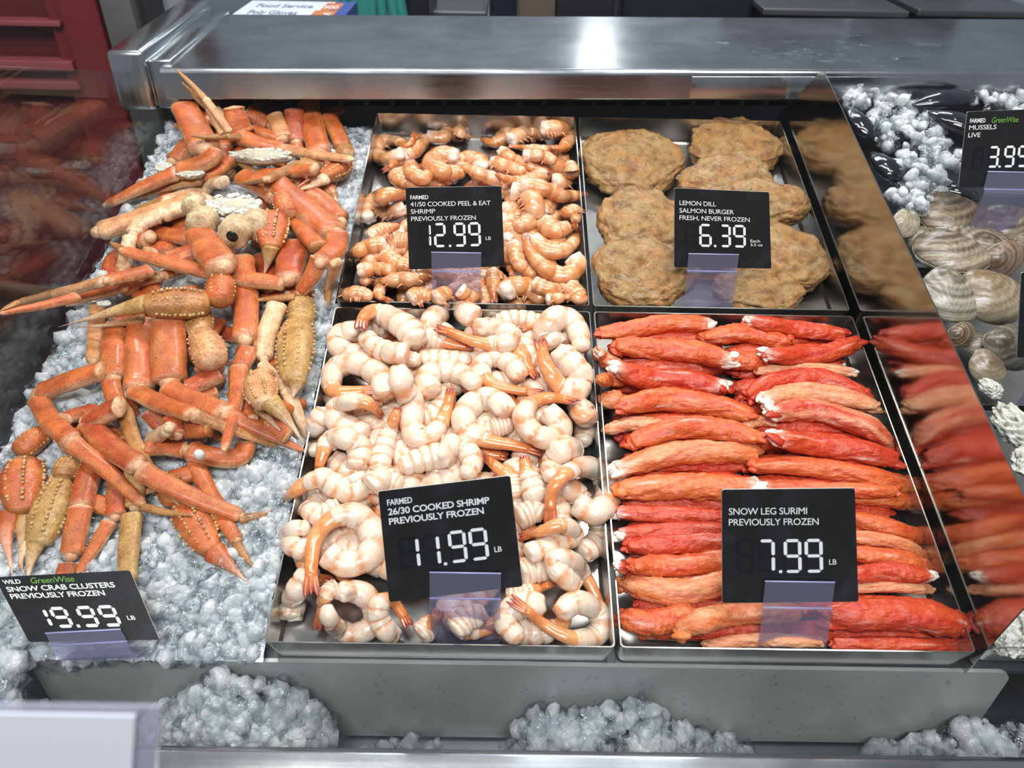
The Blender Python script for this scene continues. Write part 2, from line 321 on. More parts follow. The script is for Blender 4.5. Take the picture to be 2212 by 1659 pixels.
class Pile:
    """height map of a heap in the bed frame, so that each piece lies on the ones put down before it"""
    def __init__(s, x0, x1, w0, w1, base, res=0.003):
        s.x0, s.w0, s.res = x0, w0, res; s.nx = int((x1 - x0) / res) + 2; s.nw = int((w1 - w0) / res) + 2; s.h = np.full((s.nx, s.nw), base, float)
    def idx(s, P): return np.clip(((P[:, 0] - s.x0) / s.res).astype(int), 0, s.nx - 1), np.clip(((P[:, 1] - s.w0) / s.res).astype(int), 0, s.nw - 1)
    def read(s, P, r):
        out = np.full(len(P), -9.0)
        for dx in (-0.6, 0, 0.6):
            for dw in (-0.6, 0, 0.6):
                i, j = s.idx(P[:, :2] + V([dx, dw]) * np.asarray(r)[:, None]); out = np.maximum(out, s.h[i, j])
        return out
    def write(s, P, r, top):
        for p, q, t in zip(P, r, top):
            k = int(q / s.res) + 1; i, j = int((p[0] - s.x0) / s.res), int((p[1] - s.w0) / s.res)
            for a in range(max(0, i - k), min(s.nx, i + k + 1)):
                for b in range(max(0, j - k), min(s.nw, j + k + 1)):
                    d = math.hypot(a - i, b - j) * s.res / q
                    if d < 1: s.h[a, b] = max(s.h[a, b], t - (1 - math.sqrt(1 - d * d)) * q * 0.8)

def text_mesh(s, bold=0.0, shear=0.0):
    c = bpy.data.curves.new('txt', 'FONT'); c.body = s; c.offset = bold; c.shear = shear; c.resolution_u = 3; c.space_character = 0.95
    o = bpy.data.objects.new('txt', c); COL.objects.link(o); dg = bpy.context.evaluated_depsgraph_get(); dg.update()
    me = bpy.data.meshes.new_from_object(o.evaluated_get(dg)); v = V([w.co[:] for w in me.vertices]); f = [tuple(q.vertices) for q in me.polygons]
    bpy.data.objects.remove(o); bpy.data.curves.remove(c); bpy.data.meshes.remove(me)
    return v, f
# ------------------------------------------------------------------ the setting: display case
TW, TD, XB, WC, TWB = 0.240, 0.3185, 0.2432, 0.3255, 0.2447   # tray widths, depth, and steps
NB = -0.031                                                    # bed deck under the trays
XG = -0.262                                                    # end glass
XD = 0.4925                                                    # steel divider
def B(v): return b2w(v)

# deck of the sloping bed, liner under the ice
m = MB(); m.box((XG + 0.0005, -0.001, NB - 0.006), (1.15, 0.652, NB), B)
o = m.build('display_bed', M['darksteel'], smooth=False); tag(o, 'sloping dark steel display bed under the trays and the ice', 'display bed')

# front ledge: plate with rounded corners hanging down from the bed edge, channel and front rail
yP = 0.0045; zP = float(b2w(at(1200, 1428, -0.030))[2])
m = MB()
def rrect(x0, x1, z0, z1, r, y, sl=0.0):
    pts = []
    for cx_, cz, a0 in ((x1 - r, z1 - r, 0), (x0 + r, z1 - r, 90)):
        for a in range(a0, a0 + 91, 15): pts.append((cx_ + r * math.cos(math.radians(a)), y, cz + r * math.sin(math.radians(a))))
    pts += [(x0, y - sl, z0), (x1, y - sl, z0)]
    return pts
xl, xr = float(aty(45, 1405, yP)[0]), float(aty(2190, 1452, yP)[0])
m.prism(rrect(xl, xr, -0.125, zP, 0.010, yP), (0, 0.003, 0))
front_plate = m.build('front_ledge_plate', M['plate'], smooth=False); tag(front_plate, 'wet grey steel ledge plate standing below the two front trays', 'ledge plate')
m = MB(); m.box((-0.6, 0.035, -0.20), (1.2, 0.045, -0.040)); m.box((-0.6, -0.0545, -0.140), (1.2, 0.035, -0.128)); m.box((-0.6, -0.0545, -0.128), (1.2, -0.0505, -0.045))
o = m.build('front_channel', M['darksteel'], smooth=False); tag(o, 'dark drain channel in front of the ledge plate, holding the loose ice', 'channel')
m = MB()
for k in range(5): m.box((-0.1, -0.050 + k * 0.0045, -0.1275), (1.1, -0.048 + k * 0.0045, -0.1245))
g = m.build('channel_grating', M['black'], o, smooth=False)
zr = float(aty(1106, 1614, -0.055)[2])
m = MB(); m.box((-0.6, -0.17, zr - 0.03), (1.2, -0.055, zr), bev=0.006)
o = m.build('front_rail', M['steel']); tag(o, 'smooth steel front rail along the bottom edge of the case', 'rail')

# back riser: counter slab with rolled front edge, end cap, fascia, grille
pL, pR = aty(350, 149, 0.577), aty(2212, 152, 0.64); zc = float(pL[2])
def zedge(px, py): return atz(px, py, zc)
eL, eR = zedge(350, 149), zedge(2212, 153); bL, bR = zedge(508, 31), zedge(2212, 46)
dx = (eR - eL) / np.linalg.norm(eR - eL); dy = V([-dx[1], dx[0], 0])
depth_c = float((bL - eL) @ dy); len_c = 1.65
def Q(v): v = np.asarray(v, float); return eL + v[:, :1] * dx + v[:, 1:2] * dy + v[:, 2:3] * V([0, 0, 1.0])
hF = 0.033
prof = []
R_ = 0.006
prof = [(R_ - R_ * math.cos(math.radians(a)), -R_ + R_ * math.sin(math.radians(a))) for a in range(0, 91, 15)]
# profile y,z from fascia bottom up over the rolled edge to the back
pp = [(0.030, -hF), (0.0, -hF)] + [(y, z) for y, z in prof] + [(depth_c, 0.0), (depth_c, -0.02), (0.03, -0.02)]
m = MB(); m.prism([(-0.004, y, z) for y, z in pp], (len_c, 0, 0), Q)
counter = m.build('service_counter', M['steel'], smooth=False)
tag(counter, 'stainless steel counter top with rolled front edge behind the trays', 'counter')
bv = counter.modifiers.new('b', 'BEVEL'); bv.width = 0.0006; bv.limit_method = 'ANGLE'
# fold line of the fascia at right
m = MB(); m.box((0.60, -0.0012, -hF + 0.001), (len_c, -0.0002, -0.007), Q, bev=0.0003); m.build('fascia_fold', M['steel'], counter)
# water puddle streaks on the counter, right
m = MB()
for k in range(26):
    u = rng.uniform(0.66, 0.93); w = rng.uniform(0.03, 0.17); n = rng.integers(3, 6); p = [(u, w, 0.0004)]
    for _ in range(n): u += rng.uniform(-0.02, 0.03); w += rng.uniform(-0.012, 0.012); p.append((u, w, 0.0004))
    m.sweep(Q(cat(p, 4)), 0.0016 * rng.uniform(0.5, 1.4), 0.0007, (0, 0, 1), 8)
o = m.build('water_puddle', M['water']); tag(o, 'thin streaks of spilled water on the right of the steel counter', 'water'); o['kind'] = 'stuff'
# end cap
cF = float((zedge(300, 122) - eL) @ dy)
m = MB(); m.box((-0.062, 0.012, -0.05), (-0.022, depth_c + 0.03, 0.016), Q, bev=0.006); m.box((-0.022, 0.022, -0.05), (0.004, depth_c + 0.01, 0.004), Q, bev=0.002)
o = m.build('counter_end_cap', M['steel']); tag(o, 'raised rounded steel end cap at the left end of the counter', 'end cap')
# slotted grille under the fascia
m = MB()
gx0, gx1 = -0.03, len_c; gy = 0.075
rows = 4; rh = 0.011; top = -hF + 0.012
for r in range(rows + 1): m.box((gx0, gy, top - r * rh - 0.0025), (gx1, gy + 0.002, top - r * rh + 0.0025), Q)
m.box((gx0, gy, -0.16), (gx1, gy + 0.002, top - rows * rh - 0.0025), Q)
for r in range(rows):
    off = 0.016 if r % 2 else 0
    for k in range(int((gx1 - gx0) / 0.032)): m.box((gx0 + k * 0.032 + off, gy, top - (r + 1) * rh), (gx0 + k * 0.032 + off + 0.006, gy + 0.002, top - r * rh), Q)
m.box((gx0, gy + 0.03, -0.16), (gx1, gy + 0.034, top + 0.02), Q, mi=1)
o = m.build('air_grille', [plain('dark_grille_paint', (0.075, 0.085, 0.105), 0.45), M['black']], smooth=False); tag(o, 'dark slotted air grille under the counter fascia behind the trays', 'grille')
# end glass at left, its top edge sloping up to the front
def G(px, py): return onx(px, py, XG)
gt0, gt1 = G(380, 161), G(262, 155); sl = (gt1[2] - gt0[2]) / (gt1[1] - gt0[1])
def gz(w): return gt1[2] + sl * (w - gt1[1])
poly = [(XG, 0.0, NB), (XG, 0.69, NB), (XG, 0.69, gz(0.69)), (XG, 0.40, gz(0.40)), (XG, 0.12, gz(0.40) + 0.01), (XG, 0.0, 0.06)]
m = MB(); m.prism(poly, (-0.006, 0, 0), B); o = m.build('end_glass', M['glass'], smooth=False, loc=b2w((XG, 0.3, NB))); tag(o, 'clear glass end panel left of the crab, mirroring the crab legs', 'glass panel')
# steel divider between the trays and the shellfish
d = [(-0.004, NB), (-0.003, -0.022), (0.013, 0.090), (0.0165, 0.0985), (0.025, 0.101), (0.575, 0.0985), (0.586, 0.097), (0.592, 0.091), (0.662, 0.0), (0.684, NB)]
m = MB(); m.prism([(XD, w, n) for w, n in d], (0.0012, 0, 0), B); o = m.build('steel_divider', M['mirror'], smooth=False); tag(o, 'tall polished steel divider mirroring the surimi and burgers', 'divider')
# front glass of the case, leaning away from the customer
m = MB(); m.box((-0.6, -0.112, zr + 0.0005), (1.2, -0.106, 0.66)); o = m.build('front_glass', M['frontglass'], smooth=False)
tag(o, 'clear upright front glass pane standing on the front rail', 'glass panel')

# ------------------------------------------------------------------ trays
def make_tray(label, x0, w0, tw, td, grp='steel deli trays'):
    t = 0.0011; h = 0.030; m = MB()
    def rr(ins, n, r):
        p = []
        for cx_, cw, a0 in ((x0 + tw - ins - r, w0 + td - ins - r, 0), (x0 + ins + r, w0 + td - ins - r, 90), (x0 + ins + r, w0 + ins + r, 180), (x0 + tw - ins - r, w0 + ins + r, 270)):
            for a in range(a0, a0 + 91, 18): p.append((cx_ + r * math.cos(math.radians(a)), cw + r * math.sin(math.radians(a)), n))
        return V(p)
    rings = [rr(0.003, NB + 0.0004, 0.006), rr(0.0012, NB + 0.003, 0.006), rr(0.0, 0.0, 0.003), rr(0.0002, 0.0006, 0.003), rr(t, 0.0006, 0.003), rr(t + 0.0001, -0.0004, 0.003), rr(0.0024, NB + 0.006, 0.005), rr(0.0045, NB + 0.0018, 0.005)]
    n = len(rings[0]); v = np.vstack(rings); f = []
    for k in range(len(rings) - 1): f += [(k * n + j, k * n + (j + 1) % n, (k + 1) * n + (j + 1) % n, (k + 1) * n + j) for j in range(n)]
    f += [tuple(range(n))[::-1], tuple((len(rings) - 1) * n + j for j in range(n))]
    m.add(b2w(v), f); o = m.build('deli_tray', M['tray'], smooth=False, loc=b2w((x0 + tw / 2, w0 + td / 2, NB))); tag(o, label, 'tray', grp)
    return o
make_tray('square-cornered steel tray holding the peeled white cooked shrimp, front left', 0.0, 0.0, TW, TD)
make_tray('square-cornered steel tray holding the red surimi sticks, front right', XB, 0.0, TWB, TD)
make_tray('square-cornered steel tray holding the shell-on peel and eat shrimp, back left', 0.0, WC, TW, TD)
make_tray('square-cornered steel tray holding the salmon burger patties, back right', XB, WC, TWB, TD)
xcl = XD + 0.010
make_tray('steel tray of clams right of the divider, behind the oysters', xcl, 0.215, 0.34, 0.21, 'shellfish trays')
make_tray('steel tray of oysters right of the divider, nearest the front', xcl, 0.004, 0.34, 0.205, 'shellfish trays')

# ------------------------------------------------------------------ behind: kitchen side
def wq(px, py, y): return aty(px, py, y)
def slab(name, m_, px0, px1, py0, py1, y, th, label=None, cat_=None, st=False, bev=0.0, zlo=None, zhi=None):
    """an upright box standing at distance y, spanning the measured width"""
    a = wq(px0, (py0 + py1) / 2, y); b = wq(px1, (py0 + py1) / 2, y); z1 = float(wq(px0, py0, y)[2]) if zhi is None else zhi; z0 = float(wq(px0, py1, y)[2]) if zlo is None else zlo
    m = MB(); m.box((a[0], y, z0), (b[0], y + th, z1), bev=bev); o = m.build(name, m_, smooth=False)
    if label: tag(o, label, cat_)
    if st: struct(o)
    return o
m = MB(); m.box((-3.0, 3.3, -0.9), (3.5, 3.4, 1.9)); struct(m.build('wall_back', plain('kitchen_wall_panel', (0.40, 0.44, 0.50), 0.5), smooth=False))
m = MB(); m.box((-3.0, -2.5, -0.95), (3.5, 3.4, -0.9)); struct(m.build('floor', plain('store_floor', (0.10, 0.10, 0.10), 0.4), smooth=False))

red = plain('red_enamel', (0.15, 0.016, 0.018), 0.35); redd = plain('deep_red_enamel', (0.09, 0.012, 0.014), 0.4)
yR = 1.10; pr = wq(238, 75, yR); z_ = lambda py: float(wq(100, py, yR)[2])
cab = thing('display_cabinet', 'dark red store cabinet standing far left beyond the end glass', 'cabinet', (pr[0] - 0.35, yR, -0.9))
m = MB(); m.box((pr[0] - 0.75, yR + 0.02, -0.9), (pr[0], yR + 0.5, 0.75)); m.build('body', redd, cab, smooth=False)
m = MB()
for za, zb in ((z_(55) , z_(42)), (z_(150), z_(128)), (z_(190), z_(172))): m.box((pr[0] - 0.75, yR - 0.012, za), (pr[0] - 0.075, yR + 0.02, zb), bev=0.003)
m.build('shelf_edge', [plain('dusty_red_edge', (0.26, 0.06, 0.065), 0.4)], cab, smooth=False)
m = MB(); m.box((pr[0] - 0.065, yR - 0.02, -0.9), (pr[0], yR + 0.02, 0.75), bev=0.006); m.box((pr[0] - 0.098, yR, -0.9), (pr[0] - 0.068, yR + 0.02, 0.75), bev=0.006); m.build('upright', red, cab, smooth=False)
yq = 1.06
o = slab('pillar', steel('pillar_steel', (0.36, 0.35, 0.32), 0.4), 236, 300, 0, 160, yq, 0.10, 'dull grey metal pillar between the red cabinet and the counter end', 'pillar', zlo=-0.9, zhi=0.75)
o = slab('dark_post', plain('dark_post', (0.02, 0.02, 0.022), 0.5), 302, 338, 0, 160, yq + 0.04, 0.06, 'narrow black post right of the grey pillar', 'post', zlo=-0.9, zhi=0.75)
o = slab('white_frame', plain('white_frame', (0.42, 0.43, 0.44), 0.5), 338, 384, 0, 160, yq + 0.15, 0.06, 'pale white upright frame behind the counter end cap', 'frame', zlo=-0.9, zhi=0.75)
# case end outside the end glass
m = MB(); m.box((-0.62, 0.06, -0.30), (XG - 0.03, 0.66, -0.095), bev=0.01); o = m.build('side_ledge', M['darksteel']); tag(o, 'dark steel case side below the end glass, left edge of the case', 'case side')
# glove box on the counter's back edge
zg = zc + 0.0
gA, gB = wq(497, 30, 1.0), wq(741, 31, 1.0)
yg = float(bL[1]) + 0.03
a_, b_ = wq(493, 31, yg), wq(738, 31, yg)
gl = thing('glove_box', 'white and blue box of food service gloves lying behind the counter', 'box', (float((a_[0] + b_[0]) / 2), yg + 0.06, float(a_[2]) - 0.055))
z1 = float(a_[2]) - 0.003
m = MB(); m.box((a_[0], yg, z1 - 0.052), (b_[0], yg + 0.125, z1), bev=0.001); m.build('carton', plain('white_carton', (0.66, 0.69, 0.80), 0.5), gl, smooth=False)
m = MB(); xs = b_[0] - a_[0]
m.box((a_[0] + xs * 0.81, yg - 0.0005, z1 - 0.0515), (b_[0] + 0.0006, yg + 0.1255, z1 + 0.0006)); m.build('blue_panel', plain('blue_carton_print', (0.02, 0.06, 0.28), 0.5), gl, smooth=False)
m = MB(); m.box((a_[0] + xs * 0.70, yg + 0.002, z1), (a_[0] + xs * 0.90, yg + 0.052, z1 + 0.0010)); m.box((a_[0] + xs * 0.74, yg + 0.058, z1), (a_[0] + xs * 0.90, yg + 0.11, z1 + 0.0010)); m.build('orange_panel', plain('orange_carton_print', (0.55, 0.17, 0.04), 0.5), gl, smooth=False)
m = MB()
def flat_text(s, x, y, z, hh, bold=0.01, shear=0.0, wid=None, ms=1.0):
    v, f = text_mesh(s, bold, shear); v = v - v.min(0) * V([1, 0, 0]); k = hh / 0.70; kx = k if wid is None else wid / v[:, 0].max()
    m.add(np.stack([x + v[:, 0] * kx, y + v[:, 1] * k * ms, np.full(len(v), z)], 1), f)
flat_text('Food Service', a_[0] + xs * 0.12, yg + 0.072, z1 + 0.0005, 0.026, wid=xs * 0.52)
m.build('lettering', plain('grey_print', (0.22, 0.24, 0.34), 0.5), gl, smooth=False, attr=False); m = MB(); flat_text('Poly Gloves', a_[0] + xs * 0.12, yg + 0.022, z1 + 0.0005, 0.026, wid=xs * 0.44)
m.build('lettering', plain('grey_print', (0.22, 0.24, 0.34), 0.5), gl, smooth=False, attr=False)
m = MB(); flat_text('S', a_[0] + xs * 0.80, yg + 0.012, z1 + 0.0013, 0.022); m.build('lettering', M['ink'], gl, smooth=False, attr=False)
m = MB(); flat_text('500', a_[0] + xs * 0.75, yg + 0.066, z1 + 0.0013, 0.022, wid=xs * 0.13); m.build('lettering', M['ink'], gl, smooth=False, attr=False)
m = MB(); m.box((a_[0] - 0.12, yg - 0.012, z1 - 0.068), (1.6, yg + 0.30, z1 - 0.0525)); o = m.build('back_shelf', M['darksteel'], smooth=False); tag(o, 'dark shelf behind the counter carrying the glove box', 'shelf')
# kitchen clutter seen in the dark strip over the counter
yk = yg + 0.32
teal = plain('teal_cloth', (0.02, 0.20, 0.17), 0.8)
m = MB(); c0 = wq(800, 20, yk)
for k in range(9):
    u = k / 8 - 0.5; zz = float(c0[2]); x = c0[0] + u * 0.10
    m.sweep(cat([(x, yk - 0.01 + 0.012 * math.sin(k * 2.2), zz - 0.16), (x * 1 + 0.01 * math.sin(k), yk, zz - 0.03), (c0[0] + u * 0.075, yk + 0.005, zz + 0.09)], 5), 0.010, 0.012, (0, -1, 0), 10)
o = m.build('teal_cloth', teal); tag(o, 'teal cloth hanging in the dark behind the glove box', 'cloth')
tr_ = thing('towel_rail', 'thin steel rail stand that the teal cloth hangs over', 'rail', (float(c0[0]), yk + 0.012, -0.9)); m = MB(); zt_ = float(c0[2]) + 0.088
m.sweep(V([(c0[0] - 0.06, yk + 0.012, zt_), (c0[0] + 0.06, yk + 0.012, zt_)]), 0.004, 0.004, (0, 0, 1), 8); m.build('bar', M['steel'], tr_); m = MB()
m.sweep(V([(c0[0], yk + 0.022, -0.9), (c0[0], yk + 0.022, zt_)]), 0.006, 0.006, (0, 1, 0), 8); m.build('post', M['steel'], tr_)
slab('dark_bin', plain('black_plastic_bin', (0.010, 0.010, 0.013), 0.4), 850, 925, -20, 40, yk + 0.05, 0.2, 'black bin right of the teal cloth in the background', 'bin', bev=0.01, zlo=-0.9)
sh = plain('dull_shelf_metal', (0.12, 0.125, 0.13), 0.35, 0.6)
def table(label, p0, p1, py, y, h):
    a, b = wq(p0, py, y), wq(p1, py, y); t = thing('steel_table', label, 'table', (float((a[0] + b[0]) / 2), y + 0.15, -0.9))
    m = MB(); m.box((a[0], y, a[2] - 0.012), (b[0], y + 0.35, a[2]), bev=0.003); m.build('table_top', sh, t, smooth=False)
    m = MB(); m.box((a[0], y + 0.30, a[2]), (b[0], y + 0.312, a[2] + 0.25)); m.build('splashback', sh, t, smooth=False)
    m = MB(); m.box((a[0] + 0.01, y + 0.03, -0.9), (b[0] - 0.01, y + 0.32, a[2] - 0.013)); m.build('cabinet_body', plain('table_body', (0.05, 0.052, 0.055), 0.4, 0.5), t, smooth=False)
table('dull steel bench in the background above the middle of the counter', 932, 1052, 24, yk + 0.15, 0.5)
slab('dark_bin', plain('navy_plastic_bin', (0.006, 0.008, 0.016), 0.4), 1057, 1118, -25, 42, yk + 0.1, 0.2, 'very dark navy bin right of the small steel bench', 'bin', bev=0.01, zlo=-0.9)
slab('cardboard_box', plain('brown_board', (0.10, 0.075, 0.05), 0.7), 1120, 1200, -25, 42, yk + 0.12, 0.2, 'dull brown box between two dark bins in the background', 'box', bev=0.002, zlo=-0.9)
slab('dark_bin', plain('black_rubber_bin', (0.012, 0.013, 0.016), 0.4), 1203, 1330, -25, 42, yk + 0.1, 0.2, 'wide black bin behind the middle of the counter', 'bin', bev=0.01, zlo=-0.9)
slab('dark_bin', plain('black_tall_bin', (0.010, 0.012, 0.017), 0.4), 1345, 1630, -25, 44, yk + 0.14, 0.2, 'widest black bin left of the steel sink bench', 'bin', bev=0.01, zlo=-0.9)
table('long steel sink bench in the background above the right of the counter', 1650, 1968, 18, yk + 0.06, 0.5)
table('pale steel bench at the far right background beyond a dark gap', 1985, 2260, 20, yk + 0.06, 0.5)
# white card near the lens, lower left, in a clear sleeve
yw = CW[1] + 0.115
wc = thing('card_holder', 'blurred white card in a clear sleeve at the lower left, closest to the viewer', 'card holder', aty(150, 1700, yw))
def cardq(px0, px1, py0, py1, th, off):
    pts = [aty(px0, py0, yw) + V([0, off, 0]), aty(px1 , py0 + 6, yw) + V([0, off, 0]), aty(px1 - 14, py1, yw) + V([0, off, 0]), aty(px0, py1, yw) + V([0, off, 0])]
    m = MB(); m.prism(pts, (0, th, 0)); return m
cardq(-60, 292, 1542, 1760, 0.0008, 0.0).build('white_card', plain('white_card', (0.78, 0.80, 0.86), 0.5), wc, smooth=False)
cardq(-60, 342, 1532, 1760, 0.0012, 0.0012).build('clear_sleeve', clear('sleeve_plastic', (0.88, 0.88, 0.95), 0.08, 0.1, 0.8, 0.35, (0.62, 0.62, 0.74)), wc, smooth=False)
# ------------------------------------------------------------------ price signs
def facing(px, py, dist_b, lean):
    """point and normal of a card standing at bed point dist_b, leaning back by lean degrees from upright"""
    a = math.radians(lean); return b2w(dist_b), V([0, -math.cos(a), math.sin(a)])
SEG = {'1': 'bc', '2': 'abged', '3': 'abgcd', '6': 'afgedc', '7': 'abc', '9': 'abcdfg', '8': 'abcdefg'}
def seg_polys(ch, x, y, w, h, t, only=None, inv=False):
    """hexagonal strokes of a seven-segment digit; x,y = top left, y down"""
    m_ = y + h / 2; g = t * 0.16; k = t * 0.5; out = []
    def H(yc): return [(x + k + g, yc), (x + t + g, yc - k), (x + w - t - g, yc - k), (x + w - k - g, yc), (x + w - t - g, yc + k), (x + t + g, yc + k)]
    def Vv(xc, ya, yb): return [(xc, ya + k * 0.2 + g), (xc + k, ya + k + g), (xc + k, yb - k - g), (xc, yb - k * 0.2 - g), (xc - k, yb - k - g), (xc - k, ya + k + g)]
    D = {'a': H(y + k), 'g': H(m_), 'd': H(y + h - k), 'f': Vv(x + k, y + k, m_), 'b': Vv(x + w - k, y + k, m_), 'e': Vv(x + k, m_, y + h - k), 'c': Vv(x + w - k, m_, y + h - k)}
    for s in 'abcdefg':
        if (s in SEG[ch]) != inv: out.append(D[s])
    return out
def make_sign(label, corners, base, lean, texts, digits, yaw=0.0, twist=None, holder=None, h_off=0.0, holder_foot=None, bend=0.0):
    """corners: TL TR BR BL pixels; base: bed point the card plane goes through; digits: (char, x, y, w, h) in card units"""
    a = math.radians(lean); nrm = V([math.sin(yaw), -math.cos(a) * math.cos(yaw), math.sin(a)]); nrm /= np.linalg.norm(nrm); p0 = b2w(base)
    q = [onplane(px, py, p0, nrm) for px, py in corners]
    def pt(u, v, off=0.0): return (q[0] * (1 - u) + q[1] * u) * (1 - v) + (q[3] * (1 - u) + q[2] * u) * v + nrm * off
    root = thing('price_sign', label, 'price sign', (q[3] + q[2]) / 2, 'price signs standing in clear clips')
    m = MB(); r = 0.02; P = []
    for cu, cv, a0 in ((1 - r, r, 0), (r, r, 90), (r, 1 - r, 180), (1 - r, 1 - r, 270)):
        for a_ in range(a0, a0 + 91, 30): P.append(pt(cu + r * math.cos(math.radians(a_)), cv - r * math.sin(math.radians(a_)), 0.0004))
    n = len(P); A = V(P); Bk = A - nrm * 0.0011
    m.add(np.vstack([A, Bk]), [tuple(range(n)), tuple(range(n, 2 * n))[::-1]] , None, 0)
    m.add(np.vstack([A, Bk]), [((i + 1) % n, i, n + i, n + (i + 1) % n) for i in range(n)], None, 1)
    m.build('card', [M['card'], M['cardedge']], root, smooth=False, attr=False)
    asp = float(np.linalg.norm(q[3] - q[0]) / np.linalg.norm(q[1] - q[0]))
    for s, x, base_, cap, wid, bold, matn, shear in texts:
        v, f = text_mesh(s, bold, shear); v0 = v[:, 0].min(); k = cap * asp / 0.72; kx = wid / (v[:, 0].max() - v0)
        V3 = V([pt(x + (a_[0] - v0) * kx, base_ - a_[1] / 0.72 * cap, 0.0008) for a_ in v]); mb = MB(); mb.add(V3, f)
        o = mb.build('lettering', M[matn], root, smooth=False, attr=False)
        if matn == 'green': o['label'] = 'green handwritten style lettering'
    lit, gh = MB(), MB(); has = False
    for ch, x, y, w, h in digits:
        t = 0.026
        if ch == '.':
            s_ = 0.024; lit.add(V([pt(x + i, y + h - j, 0.0009) for i, j in ((0, s_ / asp), (s_, s_ / asp), (s_, 0), (0, 0))]), [(3, 2, 1, 0)]); continue
        # work in square units: y scaled by aspect
        if ch == '_': polys, tgt = seg_polys('8', x, y * asp, w, h * asp, t), gh
        else:
            polys, tgt = seg_polys(ch, x, y * asp, w, h * asp, t), lit
            for pg in seg_polys(ch, x, y * asp, w, h * asp, t, inv=True): gh.add(V([pt(a_, b_ / asp, 0.0006) for a_, b_ in pg]), [tuple(range(6))[::-1]]); has = True
        has = has or ch == '_'
        for pg in polys: tgt.add(V([pt(a_, b_ / asp, 0.0009) for a_, b_ in pg]), [tuple(range(6))[::-1]])
    if lit.n: lit.build('price_digits', M['ink'], root, smooth=False, attr=False)
    if has: gh.build('unlit_digits', M['ghost'], root, smooth=False, attr=False)
    if holder:
        u0, u1, vt, foot = holder                     # clip: from vt on the card down past its lower edge, then a leg to the foot
        side = (q[1] - q[0]) / np.linalg.norm(q[1] - q[0]); dn = (q[3] - q[0]) / np.linalg.norm(q[3] - q[0])
        hx = V([1, 0, 0.0]) if twist is None else side
        c = pt((u0 + u1) / 2, vt, 0); Wd = (u1 - u0) * float(np.linalg.norm(q[1] - q[0])); L0 = (1 - vt) * float(np.linalg.norm(q[3] - q[0]))
        dn = V([0, dn[1], dn[2]]) / np.linalg.norm(dn[1:]) if twist is None else dn
        ft = b2w(foot)
        prof = [c + nrm * 0.0022 + dn * 0.0, c + nrm * 0.0024 + dn * (L0 * 0.5), c + nrm * 0.0024 + dn * (L0 + 0.002), c + nrm * 0.0044 + dn * (L0 + 0.004), c + nrm * 0.0030 + dn * (L0 + 0.014)]
        mid = (prof[-1] * 0.4 + V([prof[-1][0], ft[1], ft[2]]) * 0.6) + V([0, bend, 0]); prof += [mid, V([prof[-1][0], ft[1], ft[2]])]
        prof = V(prof); prof2 = np.vstack([prof[:3], cat(prof[2:], 5)[1:]])
        m = MB(); k = len(prof2); T = np.gradient(prof2, axis=0); T /= np.linalg.norm(T, axis=1)[:, None]; Nn = np.cross(hx, T); th = 0.0007
        ring = []
        for i in range(k):
            for sx, so in ((-1, 0), (1, 0), (1, 1), (-1, 1)): ring.append(prof2[i] + hx * sx * Wd / 2 - Nn[i] * so * th)
        f = [(4 * i + j, 4 * i + (j + 1) % 4, 4 * (i + 1) + (j + 1) % 4, 4 * (i + 1) + j) for i in range(k - 1) for j in range(4)] + [(3, 2, 1, 0), tuple(4 * (k - 1) + j for j in range(4))]
        m.add(V(ring), f)
        cl = m.build('sign_clip', M['plastic'], root, smooth=False, attr=False); cl['label'] = 'clear lavender plastic clip'
        m = MB()
        for i in (0, 4): m.sweep(V([prof2[i] - hx * Wd / 2, prof2[i] + hx * Wd / 2]) + nrm * 0.0004, 0.0006, 0.0006, nrm, 6)
        m.build('clip_ridge', plain('lavender_edge', (0.36, 0.36, 0.62), 0.2), cl, attr=False)
    return root
make_sign('black 12.99 price sign for peel and eat shrimp in the back left tray', [(876, 405), (1083, 402), (1090, 575), (884, 582)], (0.12, WC + 0.028, 0.02), 14,
    [('FARMED', .045, .140, .048, .19, .012, 'ink', 0), ('41/50 COOKED PEEL & EAT', .045, .225, .056, .835, 0, 'ink', 0), ('SHRIMP', .045, .312, .056, .255, 0, 'ink', 0), ('PREVIOUSLY FROZEN', .045, .400, .056, .675, 0, 'ink', 0), ('LB', .815, .655, .045, .055, 0, 'ink', 0)],
    [('_', .12, .43, .11, .30), ('1', .12, .43, .125, .30), ('2', .275, .43, .125, .30), ('.', .428, .43, .1, .30), ('9', .482, .43, .125, .30), ('9', .635, .43, .13, .30)],
    holder=(.235, .770, .80, (0.1, WC + 0.006, -0.028)))
make_sign('black 6.39 price sign for salmon burgers in the back right tray', [(1457, 406), (1661, 415), (1666, 580), (1456, 577)], (0.36, WC + 0.028, 0.02), 14,
    [('LEMON DILL', .052, .205, .058, .385, 0, 'ink', 0), ('SALMON BURGER', .052, .298, .058, .57, 0, 'ink', 0), ('FRESH, NEVER FROZEN', .052, .388, .058, .735, 0, 'ink', 0), ('Each', .79, .652, .038, .10, 0, 'ink', 0), ('5.5 oz', .79, .702, .038, .125, 0, 'ink', 0)],
    [('_', .11, .43, .135, .295), ('6', .258, .43, .13, .295), ('.', .41, .43, .1, .295), ('3', .472, .43, .115, .295), ('9', .61, .43, .132, .295)],
    holder=(.13, .675, .815, (0.35, WC + 0.006, -0.028)), bend=-0.004)
